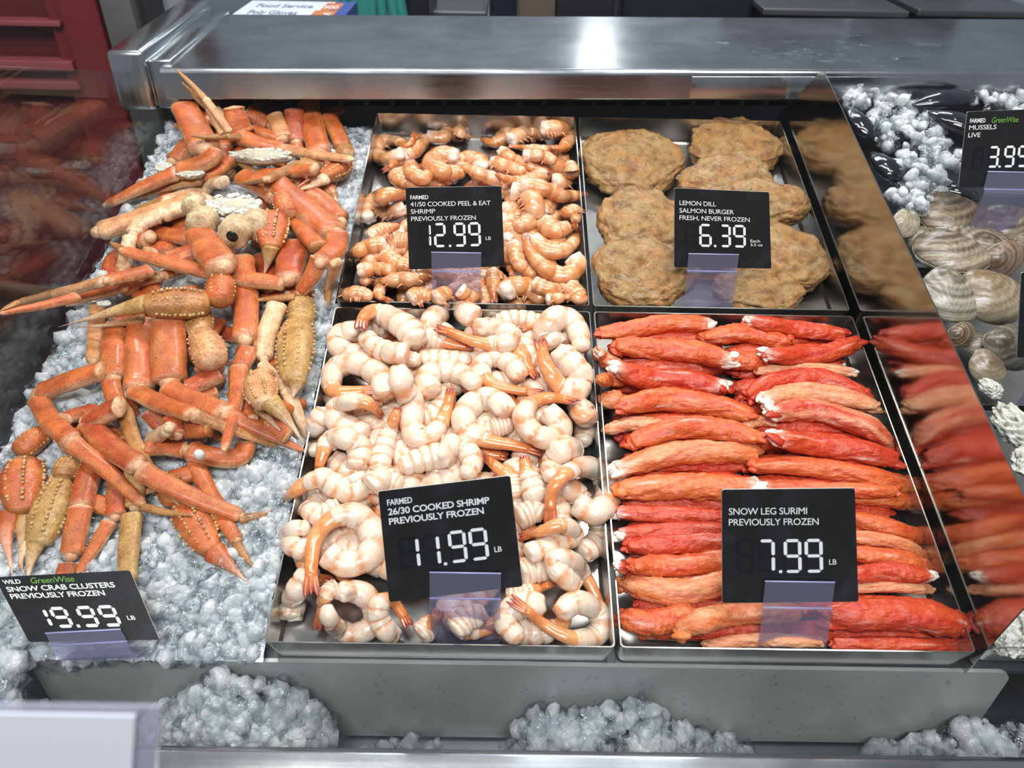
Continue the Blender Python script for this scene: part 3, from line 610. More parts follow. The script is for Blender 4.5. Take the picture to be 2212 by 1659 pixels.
make_sign('black 11.99 price sign for cooked shrimp, tilted, in the front left tray', [(817, 1061), (1102, 1027), (1129, 1266), (841, 1300)], (0.10, 0.035, 0.035), 22,
    [('FARMED', .06, .13, .052, .19, .014, 'ink', 0), ('26/30 COOKED SHRIMP', .06, .215, .058, .765, .016, 'ink', 0), ('PREVIOUSLY FROZEN', .06, .300, .058, .715, .016, 'ink', 0), ('LB', .822, .655, .05, .055, .008, 'ink', 0)],
    [('_', .10, .43, .14, .29), ('1', .13, .43, .135, .29), ('1', .285, .43, .135, .29), ('.', .437, .43, .1, .29), ('9', .485, .42, .135, .29), ('9', .64, .42, .14, .29)],
    holder=(.315, .865, .80, (0.12, 0.008, -0.026)))
make_sign('glossy black 7.99 price sign for surimi in the front right tray', [(1559, 1057), (1846, 1054), (1854, 1299), (1560, 1302)], (0.36, 0.035, 0.03), 22,
    [('SNOW LEG SURIMI', .05, .215, .060, .585, 0, 'ink', 0), ('PREVIOUSLY FROZEN', .05, .308, .060, .67, 0, 'ink', 0), ('LB', .79, .66, .05, .055, 0, 'ink', 0)],
    [('_', .11, .43, .13, .30), ('7', .265, .43, .125, .30), ('.', .418, .43, .1, .30), ('9', .455, .43, .132, .30), ('9', .61, .43, .135, .30)],
    holder=(.295, .835, .80, (0.33, 0.008, -0.026)), bend=-0.008)
make_sign('black 19.99 price sign for snow crab, leaning far back on the front ice', [(-12, 1247), (281, 1232), (345, 1382), (64, 1387)], (-0.2, 0.02, 0.008), 55,
    [('WILD', .045, .115, .065, .13, .014, 'ink', 0), ('GreenWise', .25, .125, .09, .32, 0, 'green', .15), ('SNOW CRAB CLUSTERS', .045, .235, .078, .80, .014, 'ink', 0), ('PREVIOUSLY FROZEN', .045, .345, .078, .70, .014, 'ink', 0), ('LB', .83, .71, .06, .06, .006, 'ink', 0)],
    [('1', .12, .49, .13, .31), ('9', .275, .49, .13, .31), ('.', .425, .49, .1, .31), ('9', .475, .49, .13, .31), ('9', .635, .49, .135, .31)],
    holder=(.19, .73, .86, (-0.2, 0.0, -0.014)), twist=True)
make_sign('black 3.99 price sign for live mussels at the far right', [(2089, 241), (2281, 234), (2268, 402), (2070, 405)], (0.57, 0.43, 0.035), 14,
    [('FARMED', .04, .145, .055, .175, .012, 'ink', 0), ('GreenWise', .285, .155, .075, .30, 0, 'green', .15), ('MUSSELS', .04, .235, .060, .305, 0, 'ink', 0), ('LIVE', .04, .332, .060, .135, 0, 'ink', 0), ('LB', .82, .66, .05, .055, 0, 'ink', 0)],
    [('_', .12, .46, .12, .285), ('3', .285, .455, .12, .285), ('.', .41, .455, .1, .285), ('9', .46, .455, .12, .285), ('9', .61, .455, .125, .285)],
    holder=(.27, .83, .80, (0.6, 0.42, -0.026)))
make_sign('black price sign edge standing among the clams, cut by the right frame', [(2206, 588), (2400, 590), (2395, 775), (2196, 772)], (0.545, 0.235, 0.03), 16, [], [('_', .3, .42, .13, .3)], holder=(.27, .83, .80, (0.6, 0.225, -0.026)))
# ------------------------------------------------------------------ draping
def drape(pile, fr, pts, w, n_s=26, flat=0.75, sink=0.65, smooth=5, lift=0.0, nmax=0.05, prof=None):
    """measured centre line -> centre line lying on the heap. returns path (bed), side radius, up radius"""
    px = cat([fp(fr, *p) for p in pts], 12); px = even(px, n_s)
    n = np.full(n_s, 0.0); r_px = 0.5 * w / FR[fr][2]
    for it in range(4):
        P = V([at(a, b, c) for a, b, c in zip(px[:, 0], px[:, 1], n)])
        r = V([r_px * depth(p) / FPX for p in P])
        base = pile.read(P, r) + r * flat * sink + lift
        b2 = base.copy()
        for k in range(smooth):
            q = np.r_[b2[0], b2, b2[-1]]; b2 = np.maximum(0.25 * q[:-2] + 0.5 * q[1:-1] + 0.25 * q[2:], b2 * 0.3 + (0.25 * q[:-2] + 0.5 * q[1:-1] + 0.25 * q[2:]) * 0.7)
        n = np.minimum(b2, nmax)
    P = V([at(a, b, c) for a, b, c in zip(px[:, 0], px[:, 1], n)]); r = V([r_px * depth(p) / FPX for p in P])
    return P, r
def hsv_shift(c, s): return np.clip(V(c) * (1 + s), 0, 1)

# ------------------------------------------------------------------ shrimp
WHITE, PINK, ORANGE, TAILC, TIPC = (0.80, 0.70, 0.59), (0.82, 0.52, 0.33), (0.72, 0.24, 0.06), (0.72, 0.22, 0.055), (0.26, 0.03, 0.03)
PEELC, PEELW, PEELD = (0.66, 0.29, 0.10), (0.76, 0.52, 0.34), (0.50, 0.14, 0.035)
def shrimp(pile, kind, label, fr, pts, w, tail=0.62, group=None, lift=0.0, tint=0.0, nmax=0.03, fan=True, sink=0.6):
    pts = [tuple(p) for p in pts]; w = w * (1.24 if kind != 'peel' else 1.22)
    P, r = drape(pile, fr, pts, w, 30, 0.85, sink, 5, lift, nmax)
    pile.write(P, r * 0.95, P[:, 2] + r * 0.72)
    t = np.linspace(0, 1, len(P)); a2 = np.diff(P[:, :2], axis=0); turn = np.sum(a2[:-1, 0] * a2[1:, 1] - a2[:-1, 1] * a2[1:, 0])
    # cross(T, up) points to the right hand side; for a left turn the outside of the curl is the right hand side
    sgn = 1.0 if turn > 0 else -1.0
    prof = np.interp(t, [0, .05, .16, .5, max(tail, .55), .9, 1], [.86, 1.06, 1.12, 1.02, .74, .46, .38]) if tail < 1.2 else np.interp(t, [0, .06, .2, .7, .94, 1], [.84, 1.04, 1.12, .98, .80, .58])
    Wd = b2w(P); cut = min(len(P) - 5, int(tail * len(P))) if tail < 1.0 else len(P)
    nseg = 5.0; ph = rng.uniform(0, 1); s1 = rng.uniform(0, 6, 3); dens = rng.uniform(0.55, 1.0)
    def groove(tt): q = (tt * nseg / max(tail if tail < 1 else 1, .3) + ph) % 1.0; return np.exp(-(np.minimum(q, 1 - q) / 0.15) ** 2)
    peel = kind == 'peel'
    tb = t[:cut + 1] if cut < len(P) else t
    nb = 64; tf = np.linspace(tb[0], tb[-1], nb)
    Pb = np.stack([np.interp(tf, t, Wd[:, k]) for k in range(3)], 1); rb_ = np.interp(tf, t, r * prof)
    def disp(tt, a):
        T = tb[0] + tt * (tb[-1] - tb[0]); g = groove(T)
        nz = vn(np.stack(np.broadcast_arrays(T * 9 + s1[0], np.cos(a) * 1.4 + s1[1], np.sin(a) * 1.4 + s1[2]), -1))
        ends = np.exp(-(tt / 0.06) ** 2) * 0.16 * np.sin(5 * a + s1[0])
        return 1 - (0.085 if not peel else 0.045) * g + 0.045 * nz + ends
    def colf(tt, a):
        T = tb[0] + tt * (tb[-1] - tb[0]); g = groove(T); outer = clampf(0.5 + 0.5 * sgn * np.cos(a)); top = clampf(0.5 + 0.5 * np.sin(a))
        nz = vn(np.stack(np.broadcast_arrays(T * 13 + s1[1], np.cos(a) * 2.2 + s1[2], np.sin(a) * 2.2 + s1[0]), -1))
        nz2 = vn(np.stack(np.broadcast_arrays(T * 30 + s1[2], np.cos(a) * 5 + s1[0], np.sin(a) * 5 + s1[1]), -1))
        if peel:
            base = mix(PEELC, PEELW, clampf(0.18 + 0.55 * nz + 0.30 * (1 - outer) - tint)); base = base * (1 - clampf((0.55 + 0.35 * nz2) * g)[..., None]) + V(PEELD) * clampf((0.55 + 0.35 * nz2) * g)[..., None] * 0.9 + V(PEELC) * clampf((0.55 + 0.35 * nz2) * g)[..., None] * 0.1
            hd = np.exp(-(T / 0.09) ** 2) + 0 * a; return base * (1 - 0.8 * hd[..., None]) + V((0.88, 0.80, 0.72)) * 0.8 * hd[..., None]
        pk = clampf(0.16 + 0.65 * outer ** 2 * (0.5 + 0.6 * nz) + 0.32 * nz * dens + tint)
        line = clampf(g * (outer * 0.7 + 0.40) * (0.85 + 0.9 * nz2) * 1.15)
        base = mix(WHITE, PINK, pk * 0.75); return base * (1 - 0.8 * line[..., None]) + V(ORANGE) * 0.8 * line[..., None]
    up = UPN + V(b2w((rng.uniform(-.18, .18), rng.uniform(-.1, .18), 0)))
    mb = MB(); mb.sweep(Pb, rb_, rb_ * 0.86, up, 22, colf, disp, round_end=(0.25, 0.3))
    root = mb.build('cooked_shrimp' if not peel else 'peel_and_eat_shrimp', M['peel' if peel else 'shrimp']); tag(root, label, 'shrimp', group or ('peeled cooked shrimp in the front left tray' if not peel else 'shell on shrimp in the back left tray'))
    if peel:                                   # swimmerets along the inside of the curl
        mb = MB(); side = np.cross(np.gradient(Pb, axis=0), up); side /= np.linalg.norm(side, axis=1)[:, None]
        for k in range(8):
            i = int(nb * (0.12 + 0.08 * k)); p0 = Pb[i] - side[i] * sgn * rb_[i] * 0.75; p1 = p0 - side[i] * sgn * rb_[i] * 0.75 + V(np.gradient(Pb, axis=0)[i]) * 2.5 - UPN * rb_[i] * 0.3
            mb.sweep(cat([p0, (p0 + p1) / 2 + UPN * rb_[i] * 0.1, p1], 4), np.linspace(0.0016, 0.0005, 9), np.linspace(0.0011, 0.0004, 9), UPN, 6, lambda tt, a: mix((0.80, 0.42, 0.20), (0.50, 0.18, 0.08), clampf(tt + 0 * a)))
        mb.build('swimmerets', M['peel'], root)
    if cut < len(P):
        Pt, rt, tt_ = Wd[cut - 1:], (r * prof)[cut - 1:], t[cut - 1:]; L = even(Pt, 22); rr = np.interp(np.linspace(0, 1, 22), np.linspace(0, 1, len(rt)), rt); mb = MB()
        kf = 15 if fan else 21
        def colt(q, a):
            nz = vn(np.stack(np.broadcast_arrays(q * 6 + s1[0], np.cos(a) * 3, np.sin(a) * 3 + s1[1]), -1)); c = mix((0.84, 0.42, 0.18) if not peel else PEELC, TAILC if not peel else PEELD, clampf(q * 0.9 + 0.2 * nz)); return c
        rr2 = rr.copy(); rr2[:3] *= V([1.04, 1.05, 1.03])
        mb.sweep(L[:kf + 2], rr2[:kf + 2] * 0.98, rr2[:kf + 2] * 0.74, up, 14, colt, lambda q, a: 1 - 0.05 * np.exp(-(((q - .45) / 0.05) ** 2)) + 0 * a)
        if fan:
            Tn = L[-1] - L[kf]; Ln = np.linalg.norm(Tn); Tn /= Ln; sd = np.cross(Tn, up); sd /= np.linalg.norm(sd)
            def colfan(q, a): return mix(TAILC if not peel else (0.62, 0.22, 0.09), TIPC if not peel else (0.22, 0.07, 0.05), clampf((q - 0.25) * 1.5 + 0.25 * np.sin(a * 4)))
            for sg in (-1, 0, 1):
                c0 = L[kf] - Tn * 0.001; ang = 0.12 * sg; dirv = Tn * math.cos(ang) + sd * math.sin(ang); q = np.linspace(0, 1, 10)[:, None]
                ln = Ln * (1.06 if sg else 0.98); Pf = c0 + dirv * ln * q + sd * sg * rr[kf] * 0.34 + UPN * (0.0006 * (1 - abs(sg)))
                wv = np.interp(q[:, 0], [0, .35, .75, 1], [.45, .60, .50, .14]) * rr[kf] * (1 if sg else .75)
                mb.sweep(Pf, wv, wv * 0.0 + np.interp(q[:, 0], [0, 1], [.42, .10]) * rr[kf], up, 10, colfan, round_end=(0.2, 0.4))
        mb.build('tail_shell', M['tail' if not peel else 'peel'], root)
    return root

def dome(pile, x0, x1, w0, w1, lo, hi, ramp_):
    for i in range(pile.nx):
        for j in range(pile.nw):
            x, w = pile.x0 + i * pile.res, pile.w0 + j * pile.res
            d = min(x - x0, x1 - x, w - w0, w1 - w) / ramp_; d = max(0, min(1, d)); pile.h[i, j] = lo + (hi - lo) * d * d * (3 - 2 * d)
# ------------------------------------------------------------------ peeled shrimp, front left tray
pa = Pile(-0.03, TW + 0.03, -0.01, TD + 0.02, NB + 0.002); dome(pa, 0.004, TW - 0.004, 0.006, TD - 0.004, NB + 0.003, -0.016, 0.034)
for k in range(78):                            # the lower layer, seen only in the gaps
    x, w = rng.uniform(0.030, TW - 0.030), rng.uniform(0.028, TD - 0.022); a = rng.uniform(0, 6.28)
    # laid out on the tray floor itself: arc of a curled shrimp
    arc = [(x + 0.021 * math.cos(a + q), w + 0.021 * math.sin(a + q)) for q in (0, .9, 1.8, 2.7, 3.6)]
    arc = [(min(max(p, 0.014), TW - 0.014), min(max(q, 0.016), TD - 0.014)) for p, q in arc]
    pxl = []
    for p, q in arc:
        v = CAMR @ (V([p, q, -0.012]) - CAMC); pxl.append((CX + FPX * v[0] / v[2], CY + FPX * v[1] / v[2]))
    shrimp(pa, 'white', 'cooked shrimp mostly buried under the others in the front left tray', 'PX', pxl, 44, 0.62, 'buried shrimp in the front left tray', nmax=-0.007)
FA = [  # label, frame, centre line from the cut end to the tail tip, width, where the tail begins
 ('flat round white shrimp at the middle of the back rim of the front left tray', 'F1', [(1290,130),(1180,75),(1060,110),(990,190)], 120, 2),
 ('pinkish white shrimp in the back left corner of its tray', 'F1', [(590,200),(490,225),(470,300),(570,345),(710,375)], 105, 2),
 ('white shrimp behind the right end of the long straight tail at the back', 'F1', [(1420,150),(1530,130),(1640,140),(1690,145),(1555,200)], 84, .62),
 ('straight shrimp half hidden under the long tailed one in the back row', 'F1', [(900,240),(1040,250),(1160,285),(1290,310)], 105, .55),
 ('plain white ridged shrimp lying level in the second row from the back', 'F1', [(960,375),(1080,370),(1180,375),(1260,385)], 90, 2),
 ('small white shrimp left of the plain ridged one, second row', 'F1', [(830,395),(900,375),(965,385)], 84, 2),
 ('shrimp showing only an orange tail between two rings near the right back', 'F1', [(1500,270),(1560,350),(1610,430),(1665,490)], 90, .25),
 ('hooked shrimp at the back left whose tail bends down under it', 'F1', [(890,345),(780,335),(680,290),(630,225)], 112, 2),
 ('white shrimp at the back left with its orange tail folded down at the left', 'F1', [(945,270),(870,185),(770,125),(680,95),(620,130),(600,200)], 128, .66),
 ('shrimp with the longest straight orange tail, lying across the back row', 'F1', [(1290,185),(1420,195),(1500,240),(1440,290),(1290,270),(1150,215),(1050,185)], 100, .55),
 ('white ring shaped shrimp in the back right corner of its tray', 'F1', [(1770,290),(1715,200),(1790,125),(1890,180),(1930,320)], 122, 2),
 ('curled shrimp at the right rim with its tail pointing straight up', 'F1', [(1790,330),(1850,390),(1920,470),(1880,570),(1780,520),(1710,400),(1675,250)], 125, .58),
 ('bare white shrimp under the left end of the big flat disc', 'F1', [(430,600),(520,640),(640,645),(720,600)], 110, 2),
 ('biggest flat disc shaped shrimp at the left, its tail lying across its middle', 'F1', [(745,600),(730,490),(600,400),(450,440),(440,560),(540,570),(720,552)], 118, .66),
 ('shrimp bent in a ring at the centre back with its tail tip on the right', 'F1', [(1560,490),(1510,410),(1400,365),(1320,420),(1370,510),(1500,555),(1700,580)], 96, .52),
 ('white shrimp in front of the plain ridged one, curving right', 'F1', [(1030,590),(1000,500),(1080,445),(1200,465),(1310,540)], 118, 2),
 ('U shaped shrimp in the centre with a broad orange tail standing up', 'F1', [(835,440),(855,540),(915,640),(905,760),(950,850),(1050,810),(1115,690),(1150,545)], 116, .74),
 ('pale stub of shrimp inside the gap right of the centre ring', 'F1', [(1390,790),(1450,775),(1510,760)], 100, 2),
 ('pink shrimp at the left rim level with the upright thin one', 'F1', [(400,690),(345,760),(330,860),(335,930)], 105, 2),
 ('white shrimp with orange tail hanging left of the upright thin one', 'F1', [(640,830),(540,790),(450,720),(500,640),(630,630),(740,720)], 115, .72),
 ('upright thin shrimp in the left middle, tail at its top', 'F1', [(715,1040),(735,940),(770,830),(830,660)], 98, .72),
 ('arched shrimp in the left middle around a dark hole', 'F1', [(580,1020),(600,920),(520,850),(420,860),(375,950),(350,1060)], 112, .70),
 ('open ring shrimp in the centre with a long orange tail to the right', 'F1', [(1480,700),(1420,625),(1310,620),(1225,700),(1240,800),(1350,860),(1520,890),(1700,930)], 116, .60),
 ('bare white shrimp tucked along the right rim below the ring', 'F1', [(1900,650),(1955,740),(1930,880)], 115, 2),
 ('tight ring shrimp right of the centre, tail lying over its top', 'F1', [(1720,690),(1800,770),(1750,850),(1640,820),(1575,730),(1620,640),(1740,605),(1900,635)], 112, .66),
 ('curved white shrimp just above the 11.99 sign', 'F1', [(1090,890),(1200,900),(1275,980),(1235,1080)], 112, 2),
 ('straight white shrimp lying level above the 11.99 sign', 'F1', [(1140,945),(1010,965),(840,1020)], 128, 2),
 ('shrimp with a red fanned tail above the right corner of the 11.99 sign', 'F1', [(1535,1200),(1500,1090),(1420,1020),(1335,960)], 92, .35),
 ('shrimp pointing down with an orange tail at its top, right of the red fanned tail', 'F1', [(1660,1230),(1620,1110),(1595,1030),(1580,945)], 112, .60),
 ('chalky white shrimp stub over the large ring at the right', 'F1', [(1900,925),(1810,910),(1760,1000),(1740,1080)], 130, 2),
 ('bare white shrimp under the left end of the tail that overhangs the rim', 'F1', [(480,1260),(370,1310),(270,1260)], 115, 2),
 ('shrimp whose orange tail overhangs the left rim onto the ice', 'F1', [(560,1070),(590,1150),(480,1150),(370,1090),(230,1150),(95,1275)], 118, .60),
 ('white shrimp touching the upper left corner of the 11.99 sign', 'F1', [(665,1140),(730,1090),(850,1130)], 118, 2),
 ('shrimp curled at the left rim level with the 11.99 sign', 'F1', [(310,1530),(200,1490),(185,1400),(300,1380)], 100, 2),
 ('shrimp lying low at the right rim under the large ring', 'F2', [(1920,540),(2030,460),(2010,340)], 115, 2),
 ('pink and white shrimp touching the right edge of the 11.99 sign, upper', 'F2', [(1540,330),(1640,290),(1700,310)], 125, 2),
 ('large ring shrimp at the right rim, its tail hanging down', 'F1', [(1890,1240),(2010,1290),(2085,1200),(2060,1080),(1950,1020),(1830,1060),(1750,1160),(1740,1290),(1740,1395)], 120, .62),
 ('shrimp touching the right edge of the 11.99 sign, lower', 'F2', [(1560,660),(1640,640),(1740,640)], 130, 2),
 ('brownish shrimp behind the lower right of the 11.99 sign', 'F2', [(1480,790),(1600,770),(1770,715)], 84, .5),
 ('flat shrimp right of the 11.99 sign with its tail over it', 'F2', [(1600,545),(1760,490),(1880,420),(1800,370),(1680,410),(1545,445)], 105, .62),
 ('white fan of shrimp in the front left corner', 'F2', [(190,930),(205,810),(270,690),(330,620)], 120, 2),
 ('orange tail pointing down at the front left of its tray', 'F2', [(470,730),(400,780),(370,880),(338,1010)], 82, .3),
 ('ring shrimp at the front rim around a small dark hole', 'F2', [(480,770),(610,780),(690,880),(650,990),(530,1015),(430,950),(400,860)], 108, 2),
 ('large curled shrimp left of the 11.99 sign, tail hanging down', 'F2', [(400,540),(500,600),(640,570),(690,460),(620,340),(500,310),(390,370),(325,480),(310,640),(312,800)], 128, .58),
 ('orange shrimp under the lower left corner of the 11.99 sign', 'F2', [(810,1050),(735,970),(710,870),(770,810),(840,880),(900,985)], 100, .52),
 ('orange shrimp seen through the clear clip of the 11.99 sign', 'F2', [(960,1030),(1030,960),(1080,870)], 110, .4),
 ('white shrimp seen through the right half of the clip of the 11.99 sign', 'F2', [(1160,1000),(1240,930),(1350,900)], 130, 2),
 ('bare white shrimp under the front right ring', 'F2', [(1690,850),(1550,850),(1475,950),(1560,1060)], 125, 2),
 ('slanting shrimp at the front right with its tail on the right rim', 'F2', [(1900,740),(1800,660),(1760,575),(1880,590),(1960,700),(2015,800),(2075,930)], 98, .62),
 ('ring shrimp in the front right corner, its tail pointing up left', 'F2', [(1790,900),(1890,830),(2010,880),(2045,980),(1960,1055),(1820,1030),(1680,950),(1590,870),(1490,805)], 108, .56),
]
for lab, fr, pts, w, tl in FA: shrimp(pa, 'white', lab, fr, pts, w, tl, nmax=0.026)

# ------------------------------------------------------------------ shell-on shrimp, back left tray
pc = Pile(-0.02, TW + 0.03, WC - 0.01, WC + TD + 0.02, NB + 0.002); dome(pc, 0.004, TW - 0.004, WC + 0.004, WC + TD - 0.03, NB + 0.002, -0.019, 0.045)
for k in range(70):
    x, w = rng.uniform(0.045, TW - 0.026), rng.uniform(WC + 0.022, WC + TD - 0.055); a = rng.uniform(0, 6.28)
    arc = [(x + 0.018 * math.cos(a + q), w + 0.018 * math.sin(a + q)) for q in (0, .9, 1.8, 2.7, 3.4)]
    pxl = []
    for p, q in arc:
        p, q = min(max(p, 0.014), TW - 0.014), min(max(q, WC + 0.014), WC + TD - 0.016)
        v = CAMR @ (V([p, q, -0.016]) - CAMC); pxl.append((CX + FPX * v[0] / v[2], CY + FPX * v[1] / v[2]))
    shrimp(pc, 'peel', 'shell on shrimp mostly buried under the others in the back left tray', 'PX', pxl, 32, 0.75, 'buried shrimp in the back left tray', nmax=-0.014)
FC = [
 ('shrimp with an orange tail at the left back of the tray, lying level', [(770,330),(880,340),(925,295),(840,260),(700,262),(560,292)], 92, .62),
 ('pinkish white shrimp right of the one curled in the back left corner', [(600,470),(680,420),(760,340)], 105, 2),
 ('shrimp curled in the back left corner with its tail to the right', [(590,450),(470,500),(385,460),(420,370),(540,360),(620,400),(700,290)], 95, .7),
 ('white ended shrimp in the middle of the back row', [(1080,300),(1020,290),(990,350)], 96, 2),
 ('shrimp standing highest against the back wall of the tray', [(1265,190),(1350,240),(1370,330),(1260,375),(1170,340)], 112, .75),
 ('white shrimp open along its belly at the back right', [(1380,360),(1500,310),(1670,315)], 108, 2),
 ('long thin shrimp under the white belly one at the back right', [(1740,445),(1580,425),(1370,395)], 70, .6),
 ('big shrimp in the back right corner, folded over its tail', [(1620,270),(1760,275),(1830,350),(1770,415),(1680,398)], 108, .72),
 ('yellowish shrimp peeping out above the 12.99 sign', [(770,665),(860,645),(960,655)], 84, 2),
 ('shrimp behind the top edge of the 12.99 sign, right half', [(1110,650),(1200,635),(1310,655)], 88, 2),
 ('red tail lying apart at the left of the tray', [(620,480),(560,510),(430,590)], 70, .3),
 ('shrimp above the left corner of the 12.99 sign', [(530,600),(580,650),(710,690)], 112, 2),
 ('small curled shrimp left of the big fan tailed one', [(650,540),(660,600),(740,640),(790,600)], 96, 2),
 ('big shrimp in the middle with a reddish fan tail at its left', [(1000,480),(870,470),(800,540),(900,590),(1050,595)], 118, 2),
 ('slim shrimp with a double pointed tail above the 12.99 sign', [(1300,650),(1190,620),(1080,570),(925,550)], 90, .58),
 ('slender shrimp sloping down right behind the orange one', [(1320,430),(1400,490),(1520,545),(1700,590)], 78, .7),
 ('white and orange shrimp near the right rim, second row', [(1490,475),(1610,470),(1730,515)], 88, 2),
 ('deep orange shrimp in the middle right of the tray', [(1250,515),(1360,550),(1490,595)], 88, 2),
 ('pale shrimp lying level below the deep orange one', [(1640,600),(1540,655),(1400,660),(1280,600)], 88, .75),
 ('shrimp hooked over at the right rim, third row', [(1710,665),(1810,660),(1850,590),(1830,530)], 104, 2),
 ('pale shrimp at the left of the tray beside the 12.99 sign, upper', [(330,960),(330,850),(450,740)], 104, 2),
 ('shrimp with clear feelers curled beside the left edge of the 12.99 sign', [(600,860),(480,900),(420,830),(480,760),(610,770)], 102, 2),
 ('shrimp half behind the left edge of the 12.99 sign, middle', [(340,1090),(420,1030),(570,985)], 96, .7),
 ('cut white end of shrimp at the left edge of the 12.99 sign', [(530,1110),(580,1112),(650,1115)], 118, 2),
 ('wide pale shrimp under the left tip of the pile', [(235,1265),(330,1255),(430,1200)], 84, 2),
 ('pointed shrimp at the left rim with a white upper edge', [(460,1130),(330,1150),(205,1215)], 102, 2),
 ('smooth orange shrimp below the cut white end, by the 12.99 sign', [(450,1200),(540,1275),(660,1300)], 118, 2),
 ('white strip of shrimp lying below the striped one at the left', [(280,1400),(390,1415),(500,1395)], 66, 2),
 ('striped shrimp lying level at the front left', [(255,1330),(390,1315),(520,1330)], 98, 2),
 ('shrimp at the front rim in the left corner of the tray', [(140,1540),(240,1495),(360,1525)], 98, 2),
 ('shrimp under the lower left corner of the 12.99 sign', [(680,1370),(740,1345),(800,1370)], 110, 2),
 ('orange shrimp left of the clip of the 12.99 sign', [(640,1540),(710,1510),(800,1520)], 104, 2),
 ('curled shrimp with a dark tail at the front left, over the rim', [(720,1415),(590,1395),(460,1420),(410,1510),(505,1565)], 102, .74),
 ('shrimp seen through the left of the clip of the 12.99 sign', [(830,1540),(900,1500),(960,1520)], 104, 2),
 ('shrimp seen through the right of the clip of the 12.99 sign', [(1010,1470),(1080,1520),(1170,1500)], 104, 2),
 ('straight orange tail standing up right of the clip', [(1262,1330),(1264,1440),(1275,1575)], 82, .35),
 ('shrimp under the straight yellow one right of the 12.99 sign', [(1620,900),(1660,820),(1690,760)], 90, 2),
 ('big arched shrimp at the right edge of the 12.99 sign', [(1400,740),(1520,760),(1575,860),(1530,960),(1430,1010)], 128, 2),
 ('straight yellow shrimp whose tail pokes over the right rim', [(1480,690),(1640,720),(1800,775),(1965,752)], 106, .82),
 ('white headed shrimp near the right rim, middle row', [(1640,960),(1720,1030),(1830,1000)], 120, 2),
 ('shrimp behind the white headed one at the right rim', [(1800,900),(1870,880),(1880,960)], 84, 2),
 ('shrimp with upright tail against the right rim', [(1570,1090),(1650,1180),(1780,1180),(1870,1100),(1872,940)], 104, .68),
 ('narrow shrimp lying upright right of the 12.99 sign, left one', [(1365,1070),(1385,1200),(1405,1375)], 88, .8),
 ('narrow shrimp lying upright right of the 12.99 sign, right one', [(1420,1130),(1455,1270),(1570,1365)], 96, 2),
 ('big U shaped shrimp at the front right, its grey tail pointing up', [(1850,1225),(1890,1300),(1790,1370),(1650,1310),(1545,1200),(1500,1065)], 116, .7),
 ('white shrimp at the front right beside the straight orange tail', [(1340,1500),(1440,1440),(1560,1480),(1630,1560)], 128, 2),
 ('yellowish shrimp on top at the front right', [(1565,1425),(1690,1470),(1815,1465)], 100, 2),
 ('orange shrimp in the front right corner of the tray', [(1830,1440),(1890,1510),(1930,1570)], 118, 2),
 ('pale shrimp at the front rim between the white and the corner one', [(1660,1545),(1740,1535),(1820,1530)], 80, 2),
]
for lab, pts, w, tl in FC: shrimp(pc, 'peel', lab + (', back left' if 'tray' not in lab and 'sign' not in lab and 'clip' not in lab else ''), 'PE', pts, w, tl, nmax=0.012, tint=float(rng.uniform(-.15, .12)))
